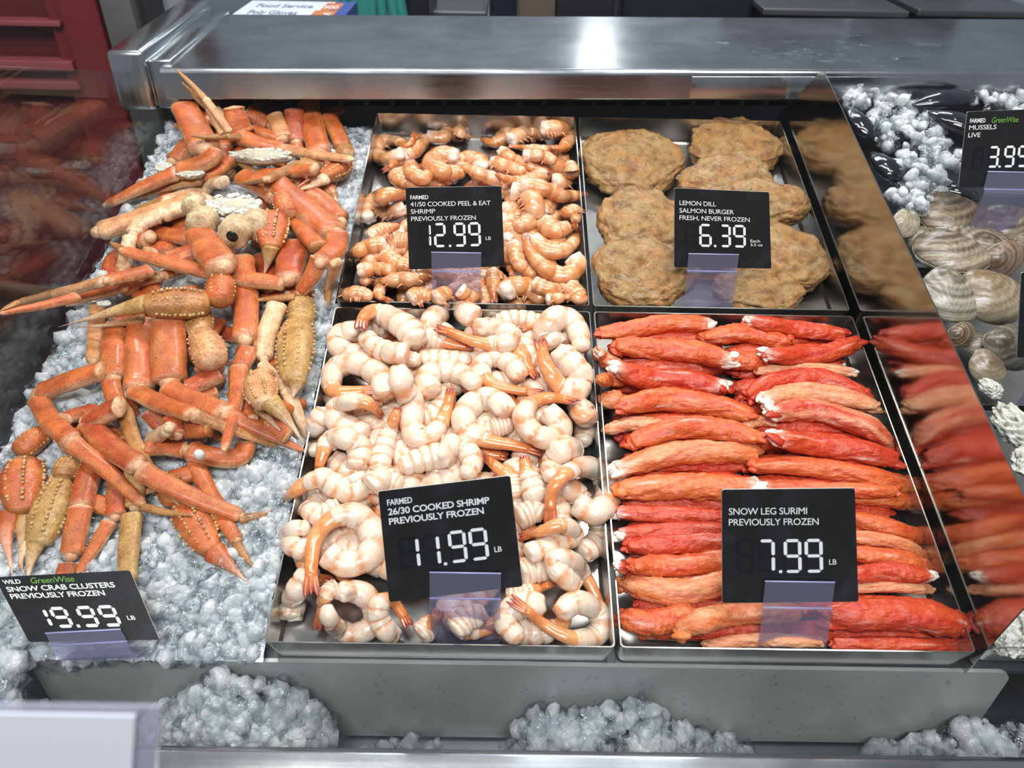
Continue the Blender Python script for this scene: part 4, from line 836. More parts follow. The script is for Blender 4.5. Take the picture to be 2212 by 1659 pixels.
# ------------------------------------------------------------------ surimi sticks, front right tray
RED, REDO, ORG, PCH, SWH = (0.56, 0.045, 0.014), (0.66, 0.105, 0.024), (0.71, 0.20, 0.05), (0.76, 0.38, 0.19), (0.84, 0.70, 0.60)
def surimi(pile, label, fr, pts, w, col, ends='', group='surimi sticks in the front right tray', nmax=0.02, sink=0.62):
    P, r = drape(pile, fr, pts, w, 22, 0.78, sink, 9, 0.0, nmax); pile.write(P, r * 0.95, P[:, 2] + r * 0.7)
    s1 = rng.uniform(0, 6, 4); L = even(b2w(P), 84); t = np.linspace(0, 1, 84); rr = np.interp(t, np.linspace(0, 1, len(r)), r)
    prof = np.interp(t, [0, .05, .18, .5, .82, .95, 1], [.50 + .15 * rng.random(), .74, .96, 1, .97, .78, .48 + .15 * rng.random()])
    c2 = {'r': (RED, REDO), 'o': (REDO, ORG), 'O': (ORG, ORG), 'p': (ORG, PCH), 'P': (PCH, PCH), 'm': (RED, PCH)}[col]
    def N3(tt, a, ft, fa, k): return vn(np.stack(np.broadcast_arrays(tt * ft + s1[k % 4], np.cos(a) * fa + s1[(k + 1) % 4], np.sin(a) * fa + s1[(k + 2) % 4]), -1))
    def disp(tt, a):
        crease = np.exp(-(np.abs(np.sin(1.5 * a + s1[0] + 1.6 * np.sin(4 * tt + s1[1]))) / 0.16) ** 2)
        cross = np.exp(-(np.abs(np.sin(11 * tt + 0.9 * np.sin(2 * a + s1[2]) + s1[3])) / 0.10) ** 2)
        endr = (np.exp(-(tt / .07) ** 2) + np.exp(-((1 - tt) / .07) ** 2)) * 0.20 * np.sin(3 * a + s1[1])
        return 1 - 0.13 * crease - 0.06 * cross + 0.10 * N3(tt, a, 6, 1.5, 0) + 0.055 * N3(tt, a, 20, 3, 1) + 0.03 * N3(tt, a, 45, 5, 2) + endr
    def colf(tt, a):
        st = clampf(0.42 + 0.6 * N3(tt, a, 2.2, 2.4, 2) + 0.25 * N3(tt, a, 14, 4, 3)); base = mix(c2[0], c2[1], st)
        sk = clampf(1.7 * N3(tt, a, 3.5, 3.5, 1) - 1.05); base = base * (1 - 0.75 * sk[..., None]) + V(SWH) * 0.75 * sk[..., None]
        crease = np.exp(-(np.abs(np.sin(1.5 * a + s1[0] + 1.6 * np.sin(4 * tt + s1[1]))) / 0.2) ** 2) * 0.5; base = base * (1 - crease[..., None]) + V(RED) * crease[..., None]
        e = (np.exp(-(tt / .05) ** 2) * ('L' in ends) + np.exp(-((1 - tt) / .05) ** 2) * ('R' in ends)) + 0 * a; e = clampf(e * (0.8 + N3(tt, a, 9, 4, 0)))
        return base * (1 - e[..., None]) + V(SWH) * e[..., None]
    mb = MB(); mb.sweep(L, rr * prof, rr * prof * 0.80, UPN, 32, colf, disp, round_end=(0.35, 0.35))
    root = mb.build('surimi_stick', M['surimi']); tag(root, label, 'surimi stick', group)
    Tn = [L[0] - L[3], L[-1] - L[-4]]
    for i, e in enumerate('LR'):               # frayed ends: white where the flesh shows, red elsewhere
        tn = Tn[i] / np.linalg.norm(Tn[i]); p = L[0] if i == 0 else L[-1]; q = rr[0] if i == 0 else rr[-1]
        sd = np.cross(tn, UPN); white = e in ends; mb = MB()
        for k in range(5 if white else 3):
            o = p + sd * q * rng.uniform(-.5, .5) + UPN * q * rng.uniform(-.3, .35); d = tn * rng.uniform(.25, .8) * q + sd * rng.uniform(-.35, .35) * q + UPN * rng.uniform(-.15, .25) * q
            cc = V(SWH) * rng.uniform(.9, 1.02) if white and k < 4 else V(c2[0]) * rng.uniform(.8, 1.1)
            mb.sweep(V([o - d * .8, o - d * .2, o + d * .3, o + d * .75, o + d]), V([.36, .42, .36, .24, .08]) * q, V([.2, .24, .2, .12, .05]) * q, UPN, 9, lambda tt, a, cc=cc: np.broadcast_to(cc, (5, 9, 3)), lambda tt, a: 1 + 0.22 * np.sin(3 * a + s1[0] + 5 * tt))
        if white: mb.build('white_flesh', M['surimiflesh'], root)
        else: mb.build('frayed_end', M['surimi'], root)
    return root
pb = Pile(XB - 0.02, XB + TWB + 0.03, -0.01, TD + 0.02, NB + 0.002); dome(pb, XB + 0.004, XB + TWB - 0.004, 0.004, TD - 0.004, NB + 0.003, -0.014, 0.030)
for k in range(30):
    c_ = k % 2; w = 0.018 + (k // 2) * (TD - 0.036) / 14; x = XB + 0.018 + c_ * 0.105; q = rng.uniform(-.004, .004)
    pxl = []
    for p in (0.0, 0.05, 0.10):
        v = CAMR @ (V([x + p, w + q * p * 10, -0.012]) - CAMC); pxl.append((CX + FPX * v[0] / v[2], CY + FPX * v[1] / v[2]))
    surimi(pb, 'red surimi stick mostly buried under the others', 'PX', pxl, 52, 'r', '', 'buried surimi sticks', nmax=-0.010)
SB = [
 ('orange stick lying along the back rim, left half', 'SU', [(100,165),(300,140),(520,105),(760,115)], 125, 'o', 'R'),
 ('wet orange red stick between the two back rows', 'SU', [(720,195),(950,165),(1230,225)], 125, 'o', ''),
 ('white ended stick poking out at the back left corner', 'SU', [(80,280),(140,330),(220,360)], 100, 'p', 'L'),
 ('red stick with a white left tip along the back rim, right half', 'SU', [(980,90),(1200,130),(1560,175)], 112, 'r', 'L'),
 ('stubby orange stick right of the second row stick', 'SU', [(860,335),(1000,330),(1130,315)], 125, 'o', ''),
 ('thick orange stick in the second row at the left', 'SU', [(200,245),(450,260),(700,285),(885,335)], 150, 'o', 'R'),
 ('red stick bending up at the right rim, second row', 'SU', [(1085,290),(1250,300),(1450,285),(1640,215)], 122, 'r', 'L'),
 ('short orange stick against the left rim, third row', 'SU', [(100,445),(250,445)], 96, 'O', ''),
 ('slim pale stick with a bone white right end', 'SU', [(1040,390),(1300,375),(1620,395)], 78, 'P', 'R'),
 ('crumpled red stick with white tips at both ends, third row', 'SU', [(185,370),(350,430),(600,450),(830,490)], 148, 'r', 'LR'),
 ('arched red stick right of the crumpled one', 'SU', [(985,545),(1130,455),(1400,430),(1690,530)], 120, 'r', ''),
 ('pale pink stick end at the left rim, fourth row', 'SU', [(105,570),(230,555)], 130, 'p', 'L'),
 ('broad peach stick with ribbed lines at the right', 'SU', [(1075,565),(1300,520),(1500,540),(1745,605)], 138, 'P', 'L'),
 ('plump orange red stick in the fourth row at the left', 'SU', [(220,605),(500,560),(800,605),(990,660)], 152, 'o', ''),
 ('pale flat stick peeping out below the plump one', 'SU', [(135,745),(300,705),(480,715)], 92, 'P', ''),
 ('red stick with a peach back sloping down to the right rim', 'SU', [(1115,640),(1400,630),(1700,730),(1830,850)], 152, 'm', 'L'),
 ('white lump of stick in the centre gap between the two columns', 'SU', [(950,725),(1050,690),(1140,700)], 66, 'P', 'LR'),
 ('short orange stick joining the two columns in the middle', 'SU', [(1030,815),(1170,800)], 116, 'o', ''),
 ('arched orange stick in the middle of the left column', 'SU', [(290,820),(560,735),(850,745),(1040,800)], 146, 'o', ''),
 ('bright red stick with curled white flakes at its left end', 'SU', [(1140,790),(1400,840),(1650,870),(1870,920)], 152, 'r', 'L'),
 ('pale striped stick below the arched orange one', 'SU', [(200,985),(480,895),(800,875),(1035,885)], 152, 'p', 'L'),
 ('smooth orange stick reaching over the right rim', 'SU', [(1005,960),(1300,960),(1700,1020),(2040,1110)], 128, 'o', 'R'),
 ('stick behind the top right corner of the 7.99 sign with a white knob end', 'SU', [(1560,1130),(1780,1150),(1985,1180)], 118, 'o', 'R'),
 ('orange stick just behind the top edge of the 7.99 sign', 'SU', [(1060,1090),(1400,1100),(1870,1110)], 100, 'o', 'L'),
 ('thick light orange stick left of the 7.99 sign, upper', 'SU', [(215,1100),(500,1085),(800,1085),(1030,1085)], 168, 'O', 'R'),
 ('red stick with a white streak left of the 7.99 sign', 'SU', [(200,1235),(500,1250),(900,1275)], 112, 'r', 'L'),
 ('stick with curly white flakes at the left rim', 'SU', [(215,1365),(600,1345),(900,1345)], 112, 'r', 'L'),
 ('wrinkled red orange stick left of the 7.99 sign, middle', 'SU', [(270,1440),(600,1425),(950,1420)], 128, 'r', ''),
 ('ragged little end at the left rim below the wrinkled stick', 'SU', [(205,1555),(310,1590)], 88, 'r', 'L'),
 ('orange stick left of the lower half of the 7.99 sign', 'SU', [(300,1560),(600,1550),(950,1510)], 138, 'o', ''),
 ('pale stick lying under the lower left corner of the 7.99 sign', 'S2', [(-190,550),(100,605),(330,570),(480,520)], 160, 'p', ''),
 ('orange stick right of the 7.99 sign with a white tip over the rim', 'S2', [(1150,150),(1450,235),(1700,315)], 118, 'o', 'R'),
 ('slim peach stick right of the 7.99 sign, second', 'S2', [(1150,270),(1450,310),(1650,410)], 92, 'p', 'R'),
 ('pale stick under the split one, right of the 7.99 sign', 'S2', [(1150,585),(1400,570),(1660,590)], 78, 'P', ''),
 ('split looking orange stick right of the 7.99 sign', 'S2', [(1150,370),(1420,400),(1640,450)], 112, 'o', ''),
 ('bright red stick right of the lower half of the 7.99 sign', 'S2', [(1150,510),(1400,485),(1660,510)], 116, 'r', 'R'),
 ('broad orange stick in the front left corner of its tray', 'S2', [(-200,760),(0,790),(230,720)], 160, 'o', ''),
 ('pale sliver of stick along the front rim', 'S2', [(310,925),(620,890),(1000,905)], 84, 'P', ''),
 ('curved orange stick on the front rim with a frayed left end', 'S2', [(150,850),(300,775),(540,725),(870,735)], 150, 'p', ''),
 ('red stick on the front rim in the right corner', 'S2', [(1080,915),(1400,915),(1700,925),(1880,900)], 96, 'r', ''),
 ('thickest red stick at the front right beside the clip', 'S2', [(1040,745),(1300,740),(1600,745),(1840,800)], 205, 'r', ''),
]
for lab, fr, pts, w, c, e in SB: surimi(pb, lab if 'stick' in lab else lab + ' of a surimi stick', fr, pts, w, c, e)

# ------------------------------------------------------------------ salmon burgers, back right tray
def burger(label, cx_, cy_, rx, n, tilt=0.0, roll=0.0, asp=0.92, th=0.30, crack=None):
    c = at(*fp('BU', cx_, cy_), n); R = rx / FR['BU'][2] * depth(c) / FPX
    v, f = ICO[5]; s = rng.uniform(0, 6, 3); rho = np.hypot(v[:, 0], v[:, 1]); phi = np.arctan2(v[:, 1], v[:, 0])
    edge = 1 + 0.055 * np.sin(3 * phi + s[0]) + 0.035 * np.sin(5 * phi + s[1]) + 0.02 * np.sin(9 * phi + s[2])
    z = np.sign(v[:, 2]) * np.abs(v[:, 2]) ** 0.62 * th; w = np.stack([v[:, 0] * edge * (1.0 + 0.06 * (1 - rho)), v[:, 1] * asp * edge, z], 1)
    nz = vn(v * 3.2 + s) * 0.045 + vn(v * 8 + s[::-1]) * 0.030 + vn(v * 19 + s) * 0.020 + vn(v * 37 + s[::-1]) * 0.011 + vn(v * 71 + s) * 0.006
    w = w + v * nz[:, None] * V([1, 1, 0.9])
    col = mix((1.0, 1.0, 1.0), (1.05, 0.80, 0.62), clampf(0.5 + 0.7 * vn(v * 3.0 + s * 2) + 0.35 * (np.abs(v[:, 2]) < 0.35))); col = col * (0.92 + 0.10 * vn(v * 5 + s))[:, None]
    w *= R; ct, st = math.cos(tilt), math.sin(tilt); cr, sr = math.cos(roll), math.sin(roll)
    w = w @ V([[cr, 0, -sr], [0, 1, 0], [sr, 0, cr]]).T @ V([[1, 0, 0], [0, ct, -st], [0, st, ct]]).T
    mb = MB(); mb.add(b2w(w + c), f, np.clip(col, 0, 1.2)); o = mb.build('salmon_burger', M['burger']); tag(o, label, 'burger patty', 'salmon burger patties in the back right tray')
    return o
burger('golden salmon patty at the back right, furthest from the viewer', 1200, 335, 345, -0.016, 0.08, 0, .84, .24)
burger('salmon patty at the back left with a whole round top', 430, 460, 385, -0.012, 0.16, 0, .86, .24)
burger('ragged yellow salmon patty leaning on the back right one', 1150, 590, 345, -0.008, 0.16, .05, .66, .28)
burger('browned salmon patty just above the right corner of the 6.39 sign', 1390, 780, 345, -0.004, 0.14, .1, .64, .30)
burger('salmon patty with dark bits, left of the 6.39 sign', 520, 900, 365, -0.002, 0.20, -.03, .84, .24)
burger('salmon patty hidden behind the 6.39 sign', 1080, 1080, 320, -0.014, 0.10, 0, .80, .24)
burger('salmon patty right of the 6.39 sign', 1500, 1180, 380, -0.012, 0.20, .06, .88, .24)
burger('cracked salmon patty at the front right beside the clip', 1380, 1420, 340, -0.010, 0.12, .0, .60, .24)
burger('largest salmon patty at the front left', 520, 1270, 390, 0.003, 0.24, 0, .80, .22)
# ------------------------------------------------------------------ snow crab clusters on the ice, left
CO, CR, CT, CCR, CY_, CDK = (0.60, 0.135, 0.030), (0.50, 0.075, 0.018), (0.46, 0.215, 0.065), (0.82, 0.58, 0.36), (0.54, 0.33, 0.11), (0.16, 0.07, 0.02)
CPAL = {'o': (CO, CCR), 'r': (CR, CCR), 't': (CT, CCR), 'c': (CCR, (0.86, 0.68, 0.50)), 'y': (CY_, (0.66, 0.47, 0.22)), 'q': ((0.72, 0.36, 0.17), (0.85, 0.66, 0.46)), 'b': (CO, CT), 'h': ((0.46, 0.18, 0.05), (0.52, 0.32, 0.12))}
def h_crab(x, w):
    h = -0.018 - 0.006 * math.exp(-((x + .14) / .07) ** 2 - ((w - .42) / .2) ** 2) + 0.008 * math.exp(-((x + .03) / .03) ** 2 - ((w - .22) / .2) ** 2)
    if w < 0.03: h -= (0.03 - w) * 0.25
    return h
pk = Pile(-0.32, 0.06, -0.02, 0.72, -0.018)
for i in range(pk.nx):
    for j in range(pk.nw):
        x, w = pk.x0 + i * pk.res, pk.w0 + j * pk.res
        pk.h[i, j] = h_crab(x, w) + 0.002
CL_ROOT = {}
def cluster(key, label, px, py):
    CL_ROOT[key] = thing('snow_crab_cluster', label, 'crab cluster', b2w(at(px, py, -0.02)), 'snow crab clusters on the ice')
cluster('K1', 'snow crab cluster at the back, two thin leg tips rising in front of the counter', 560, 330)
cluster('K2', 'snow crab cluster with a white meat lump and a round black hole, near the back', 510, 450)
cluster('K3', 'snow crab cluster with the tan claw stretched level across the middle, pointing left', 430, 640)
cluster('K4', 'snow crab cluster of broad orange legs in the middle, elbows bent at the far left', 330, 780)
cluster('K5', 'snow crab cluster beside the tray, with a yellow claw and a white barnacle', 570, 760)
cluster('K6', 'snow crab cluster nearest the front, claws hanging above the 19.99 sign', 160, 1080)

def joints(fr, segs):
    """measured polylines -> one bed-frame polyline per segment, resting on the heap"""
    raw = [[fp(g.get('f', fr), *p) for p in g['p']] for g in segs]
    out = []
    for g, px in zip(segs, raw):
        f = g.get('f', fr); q = even(cat(px, 8), 14); wv = np.linspace(g['w'][0], g['w'][1], 14) / FR[f][2]; n = np.zeros(14)
        for it in range(4):
            P = V([at(a, b, c) for a, b, c in zip(q[:, 0], q[:, 1], n)]); r = V([0.5 * w_ * depth(p) / FPX for w_, p in zip(wv, P)])
            base = pk.read(P, r) + r * 0.62 * 0.75
            t = np.linspace(0, 1, 14); A = np.stack([1 - t, t], 1); sol = np.linalg.lstsq(A, base, rcond=None)[0]; lin = A @ sol
            d = base - lin; lin = lin + max(0, d.max()) * 0.55
            if 'n' in g: lin = np.linspace(g['n'][0], g['n'][1], 14)
            n = np.clip(lin + g.get('up', 0), -0.03, 0.115)
        out.append([q, n, wv])
    for k in range(1, len(out)):               # joints meet: share the height there
        if 'n' in segs[k] or 'n' in segs[k - 1]: continue
        a, b = out[k - 1][1], out[k][1]; m_ = (a[-1] + b[0]) / 2 if a[-1] > b[0] else b[0] * .6 + a[-1] * .4
        a += np.linspace(0, 1, 14) * (m_ - a[-1]); b += np.linspace(1, 0, 14) * (m_ - b[0])
    res = []
    for q, n, wv in out:
        P = V([at(a, b, c) for a, b, c in zip(q[:, 0], q[:, 1], n)]); r = V([0.5 * w_ * depth(p) / FPX for w_, p in zip(wv, P)])
        pk.write(P, r * 0.9, P[:, 2] + r * 0.5); res.append((P, r))
    return res
def shell_mesh(P, r, col, kind):
    mb = MB(); N = 36; t = np.linspace(0, 1, N); L = even(b2w(P), N); rr = np.interp(t, np.linspace(0, 1, len(r)), r); s1 = rng.uniform(0, 6, 4); top, edge = CPAL[col]; flat = 0.66; rr = rr * (1.13 if kind in 'sHK' else 1.05)
    if kind == 's':
        prof = np.interp(t, [0, .02, .06, .12, .5, .84, .93, .97, 1], [.80, .94, .97, .90, 1.0, .97, 1.05, 1.0, .78])
    elif kind == 'T': prof = np.interp(t, [0, .05, .3, .7, 1], [1.0, 1.05, .95, .66, .12]); rr = np.full(N, rr[0]) * 0.9
    elif kind == 'K': prof = np.interp(t, [0, .1, .3, .6, .9, 1], [.70, .86, 1.0, 1.05, .9, .66]); flat = .85
    elif kind == 'H': prof = np.interp(t, [0, .08, .3, .6, .88, 1], [.58, .80, 1.0, 1.0, .80, .62]); flat = .70
    elif kind == 'P': prof = np.interp(t, [0, .06, .4, .8, 1], [.95, 1.0, .80, .42, .14]); flat = .70
    def N3(tt, a, ft, fa, k): return vn(np.stack(np.broadcast_arrays(tt * ft + s1[k % 4], np.cos(a) * fa + s1[(k + 1) % 4], np.sin(a) * fa + s1[(k + 2) % 4]), -1))
    def disp(tt, a):
        k = 1 + 0.03 * N3(tt, a, 5, 1.5, 0)
        if kind in 'sH': k = k * (np.abs(np.cos(a)) ** 3.2 + np.abs(np.sin(a)) ** 3.2) ** (-1 / 3.2) * .93
        if kind == 's': k = k + 0.05 * np.exp(-((np.sin(a) - .15) / .25) ** 2) * (np.abs(np.cos(a)) > .5)      # keel along both edges
        if kind in 'KH': k = k + 0.05 * N3(tt, a, 24, 6, 2)
        return k
    def colf(tt, a):
        sa = np.sin(a); ca = np.abs(np.cos(a)); f = clampf((0.52 - sa) * 2.0 + 0.45 * N3(tt, a, 5, 2, 1)) ; f = np.maximum(f, clampf((ca - .86) * 6) * (0.75 + .5 * N3(tt, a, 40, 3, 3)))
        ends = np.exp(-(tt / .045) ** 2) * .75 + np.exp(-((1 - tt) / .035) ** 2) * .55 + 0 * a
        if kind in 'TP':
            base = mix(top, CT, clampf(0.35 + tt + 0 * a)) if kind == 'T' else mix(top, (0.80, 0.58, 0.44), clampf(tt * 1.1 - .15 + 0 * a))
            dk = clampf((tt - .80) * 4) * .6 + 0 * a if kind == 'T' else 0 * a + 0 * tt; return base * (1 - dk[..., None]) + V(CDK) * dk[..., None]
        f = np.maximum(f * (.95 if kind == 's' else .8), clampf(ends)); base = mix(top, edge, clampf(f))
        y_ = clampf(.40 * N3(tt, a, 2.5, 2.2, 0) + .22 * N3(tt, a, 15, 5, 3) + .08)[..., None]; base = base * (1 - y_) + V((0.62, 0.29, 0.09)) * y_
        return base * (1 + 0.16 * N3(tt, a, 4, 1.5, 2))[..., None]
    tw = rng.uniform(-.22, .22); sd = np.cross(L[-1] - L[0], UPN); sd /= np.linalg.norm(sd) + 1e-9
    mb.sweep(L, rr * prof, rr * prof * flat, UPN + sd * tw, 20, colf, disp, round_end=(.25, .4))
    if kind == 's' and r[0] > .0035:           # ball joint and the collar at the far end
        mb.blob(L[-1] + (L[-1] - L[-3]) * .12, V([.62, .62, .55]) * rr[-1], None, 2, .1, 2, mix(CCR, top, .3 + 0 * np.zeros(1))[0])
    if kind in 'HK' and r.mean() > .005:       # rows of small knobs
        T = (L[-1] - L[0]); T /= np.linalg.norm(T); sd = np.cross(T, UPN); sd /= np.linalg.norm(sd)
        for row, (cs, sn) in enumerate(((.98, .12), (-.98, .12), (.42, .86), (-.30, .92))):
            for k in range(11 if kind == 'H' else 6):
                i = int(N * (.10 + .80 * (k + rng.uniform(-.2, .2)) / (11 if kind == 'H' else 6))); i = min(max(i, 0), N - 1); q = rr[i] * prof[i]
                ks = 1.09 if kind == 'H' and row > 1 else 1.0; mb.blob(L[i] + sd * q * cs * ks + UPN * q * flat * sn * ks, V([1, 1, 1]) * rr.mean() * rng.uniform(.075, .115), None, 2, .1, 2, (0.66, 0.42, 0.19))
    return mb
KN = {'s': 'leg_segment', 'T': 'leg_tip', 'H': 'claw_palm', 'P': 'pincer', 'K': 'claw_knuckle'}
def limb(key, fr, segs, up=0.0):
    """one leg or claw: its first piece is the part, the further pieces are sub-parts of it"""
    G_ = []
    for s in segs:
        kind, col, pts, w0, w1 = s[:5]; g = dict(k=kind, c=col, p=pts, w=(w0, w1), up=up)
        for e in s[5:]:
            if isinstance(e, str): g['f'] = e
            else: g['n'] = e
        G_.append(g)
    part = None; claw = any(g['k'] in 'HP' for g in G_)
    for g, (P, r) in zip(G_, joints(fr, G_)):
        mb = shell_mesh(P, r, g['c'], g['k'])
        if part is None: part = mb.build('claw' if claw else 'leg', M['crab'], CL_ROOT[key])
        else: mb.build(KN[g['k']], M['crab'], part)
    return part
s_, T_, H_, P_, K_ = 's', 'T', 'H', 'P', 'K'
def meat(key, px, py, rx, ry, n, fr='C1', name='white_meat'):
    c = at(*fp(fr, px, py), n); k = depth(c) / FPX / FR[fr][2]; mb = MB()
    for i in range(130):
        a, q = rng.uniform(0, 6.28), math.sqrt(rng.random()); p = c + V([math.cos(a) * rx * k * q, math.sin(a) * ry * k * q, rng.uniform(-.1, .4) * ry * k * (1 - q * .6)])
        mb.blob(b2w(p), V([1, rng.uniform(.6, 1), rng.uniform(.4, .8)]) * rng.uniform(.07, .21) * ry * k * 1.5, None, 2, .34, 3, V((0.76, 0.72, 0.64)) * rng.uniform(.88, 1.05))
    mb.blob(b2w(c - V([0, 0, ry * k * .3])), V([rx, ry, ry * .7]) * k, None, 3, .15, 3, (0.58, 0.52, 0.40))
    return mb.build(name, M['crabmeat'], CL_ROOT[key])
def knob(key, px, py, rad, n, hole=False, fr='C1', d=(0, -1, .25)):
    c = at(*fp(fr, px, py), n); k = depth(c) / FPX / FR[fr][2]; R = rad * k; d = V(d, float); d /= np.linalg.norm(d); mb = MB()
    p = V([c - d * R * 1.0, c - d * R * .4, c + d * R * .2, c + d * R * .55, c + d * R * .7, c + d * R * .66, c + d * R * .2, c - d * R * .1])
    rr = V([.8, 1.05, 1.0, .98, .84, .66, .60, .3]) * R
    if not hole: p, rr = p[:5], rr[:5]
    mb.sweep(b2w(p), rr, rr, UPN + V([.01, 0, 0]), 18, lambda tt, a: mix((0.80, 0.66, 0.44), (0.52, 0.38, 0.20), clampf(.35 + .5 * np.sin(3 * a + 9 * tt))), lambda tt, a: 1 + .06 * np.sin(4 * a + 11 * tt), round_end=(.4, 0.15))
    o = mb.build('shoulder_joint', M['crab'], CL_ROOT[key])
    if hole:
        mb = MB(); mb.sweep(b2w(V([c + d * R * .30, c + d * R * .58])), R * .60, R * .60, UPN, 16); mb.build('dark_cavity', plain('dark_cavity', (0.006, 0.006, 0.007), .3), o, attr=False)
    return o
# --- buried legs first, dark gaps between the legs above show them
for key, x0, x1, y0, y1, n_ in (('K1', 420, 720, 240, 400, 9), ('K2', 330, 700, 400, 560, 10), ('K3', 240, 600, 560, 700, 10), ('K4', 200, 620, 700, 880, 14), ('K5', 330, 640, 760, 930, 9), ('K6', 60, 420, 930, 1100, 7)):
    for k in range(n_):
        x, y, a = rng.uniform(x0, x1), rng.uniform(y0, y1), rng.uniform(0, 6.28); l = rng.uniform(55, 95); b = a + rng.uniform(-.9, .9); w_ = rng.uniform(32, 46)
        p0 = (x - l * math.cos(a) * .5, y - l * math.sin(a) * .4); p1 = (x + l * math.cos(a) * .5, y + l * math.sin(a) * .4); p2 = (p1[0] + l * math.cos(b) * .9, p1[1] + l * math.sin(b) * .7)
        cl_ = lambda p: (min(max(p[0], 430 - .34 * (p[1] - 120)), 735 - .13 * (p[1] - 240)), p[1])
        limb(key, 'PX', [('s', 'orbo'[k % 4], [cl_(p0), cl_(p1)], w_, w_ * .9), ('s', 'ob'[k % 2], [cl_(p1), cl_(p2)], w_ * .7, w_ * .5)])
# --- lowest layer first
limb('K1', 'C1', [(s_, 'r', [(1300,600),(1490,700)], 110, 100)]); limb('K1', 'C1', [(s_, 'r', [(1560,610),(1720,720)], 110, 100)])
limb('K1', 'C1', [(s_, 'c', [(1260,625),(1360,770)], 80, 70)])
limb('K1', 'C1', [(s_, 'o', [(1470,665),(1600,745)], 110, 90), (s_, 'o', [(1610,760),(1690,800)], 80, 70)])
limb('K2', 'C1', [(s_, 'o', [(1700,1040),(1880,1080),(1990,1150)], 80, 70), (T_, 't', [(1985,1150),(2015,1230)], 60, 20)])
limb('K3', 'C1', [(s_, 'o', [(700,1365),(920,1390),(1145,1425)], 80, 95)])
limb('K3', 'C2', [(s_, 'r', [(790,75),(890,40)], 120, 110)]); limb('K3', 'C2', [(s_, 'r', [(890,130),(1060,70)], 110, 110)]); limb('K3', 'C2', [(s_, 'r', [(1000,170),(1170,120)], 110, 100)])
limb('K3', 'C2', [(s_, 'r', [(660,290),(670,180),(720,130)], 100, 90)])
limb('K2', 'C1', [(s_, 'b', [(1900,1480),(1780,1330)], 110, 120)]); limb('K2', 'C1', [(s_, 'b', [(1800,1140),(1930,1220),(2030,1330)], 130, 130)])
limb('K2', 'C2', [(s_, 'o', [(2010,180),(1960,340)], 80, 60), (T_, 't', [(1960,340),(1955,465)], 55, 20)])
limb('K5', 'C2', [(s_, 'r', [(1310,850),(1120,940)], 130, 110)])
limb('K4', 'C2', [(s_, 'q', [(585,440),(570,620),(560,780)], 90, 80)])
limb('K5', 'C2', [(s_, 'c', [(1660,440),(1600,600),(1580,760)], 125, 90), (s_, 'c', [(1565,790),(1710,945)], 70, 80), (s_, 'c', [(1715,945),(1840,1230)], 95, 45)])
limb('K5', 'C2', [(s_, 'b', [(1260,1170),(1110,1190)], 120, 100)])
limb('K6', 'C2', [(s_, 'r', [(1020,1110),(1060,1220)], 90, 90)])
limb('K6', 'C2', [(s_, 'c', [(900,1250),(1010,1180)], 110, 90)])
limb('K6', 'C3', [(s_, 'r', [(640,100),(630,290)], 110, 95), (s_, 'o', [(600,320),(430,600)], 90, 50)])
limb('K6', 'C3', [(s_, 'y', [(735,40),(735,240)], 110, 90), (s_, 'y', [(720,280),(700,470),(695,660)], 115, 90)])
limb('K6', 'C3', [(s_, 'r', [(520,-60),(440,240)], 120, 115), (s_, 'o', [(440,240),(390,500)], 125, 110), (s_, 'r', [(370,550),(330,680)], 100, 80)])
limb('K6', 'C3', [(s_, 'o', [(1040,-80),(1110,110),(1190,250)], 90, 85), (s_, 'o', [(1190,280),(1290,420)], 80, 70), (T_, 't', [(1285,435),(1368,562)], 55, 5)])
limb('K6', 'C2', [(s_, 'r', [(380,1120),(560,1060)], 100, 90)])
# claws at the front
limb('K6', 'C2', [(K_, 'b', [(290,1190),(200,1250),(110,1330)], 120, 140), (H_, 'b', [(150,1370),(135,1500),(130,1680)], 225, 215), (P_, 'b', [(60,270),(35,400),(70,620)], 110, 30, 'C3'), (P_, 'y', [(120,270),(120,420),(105,600)], 85, 30, 'C3')])
limb('K6', 'C2', [(K_, 't', [(440,1360),(400,1420),(380,1480)], 130, 130), (H_, 'y', [(340,95),(280,250),(215,440)], 165, 190, 'C3'), (P_, 'y', [(200,430),(165,540),(150,640)], 100, 45, 'C3'), (P_, 'c', [(150,430),(115,520),(125,600)], 60, 25, 'C3')])
limb('K6', 'C3', [(K_, 'b', [(900,70),(930,150),(960,225)], 110, 130), (H_, 'b', [(985,225),(1060,330),(1150,480)], 175, 160), (P_, 'b', [(1160,480),(1260,570),(1355,660)], 125, 25), (P_, 'y', [(1200,470),(1235,490),(1275,560)], 70, 20)])
# --- body of the middle clusters
meat('K1', 1550, 925, 190, 60, 0.008); meat('K1', 975, 1000, 50, 40, 0.006); meat('K1', 1130, 1030, 90, 40, 0.012)
limb('K5', 'C2', [(K_, 't', [(1180,470),(1190,540),(1200,600)], 130, 150), (K_, 'q', [(1180,610),(1240,690),(1270,800)], 150, 190)])
limb('K5', 'C2', [(K_, 'q', [(1540,850),(1560,900)], 150, 160), (H_, 'q', [(1540,880),(1580,1030)], 180, 170), (P_, 'y', [(1610,1010),(1720,1130),(1820,1275)], 125, 20), (P_, 'y', [(1550,1050),(1610,1120),(1675,1190)], 80, 40)])
limb('K5', 'C2', [(K_, 'y', [(1800,400),(1800,480),(1800,560)], 130, 150), (H_, 'y', [(1775,545),(1765,700),(1755,890)], 205, 195), (P_, 'y', [(1775,890),(1765,940),(1750,990)], 120, 60)])
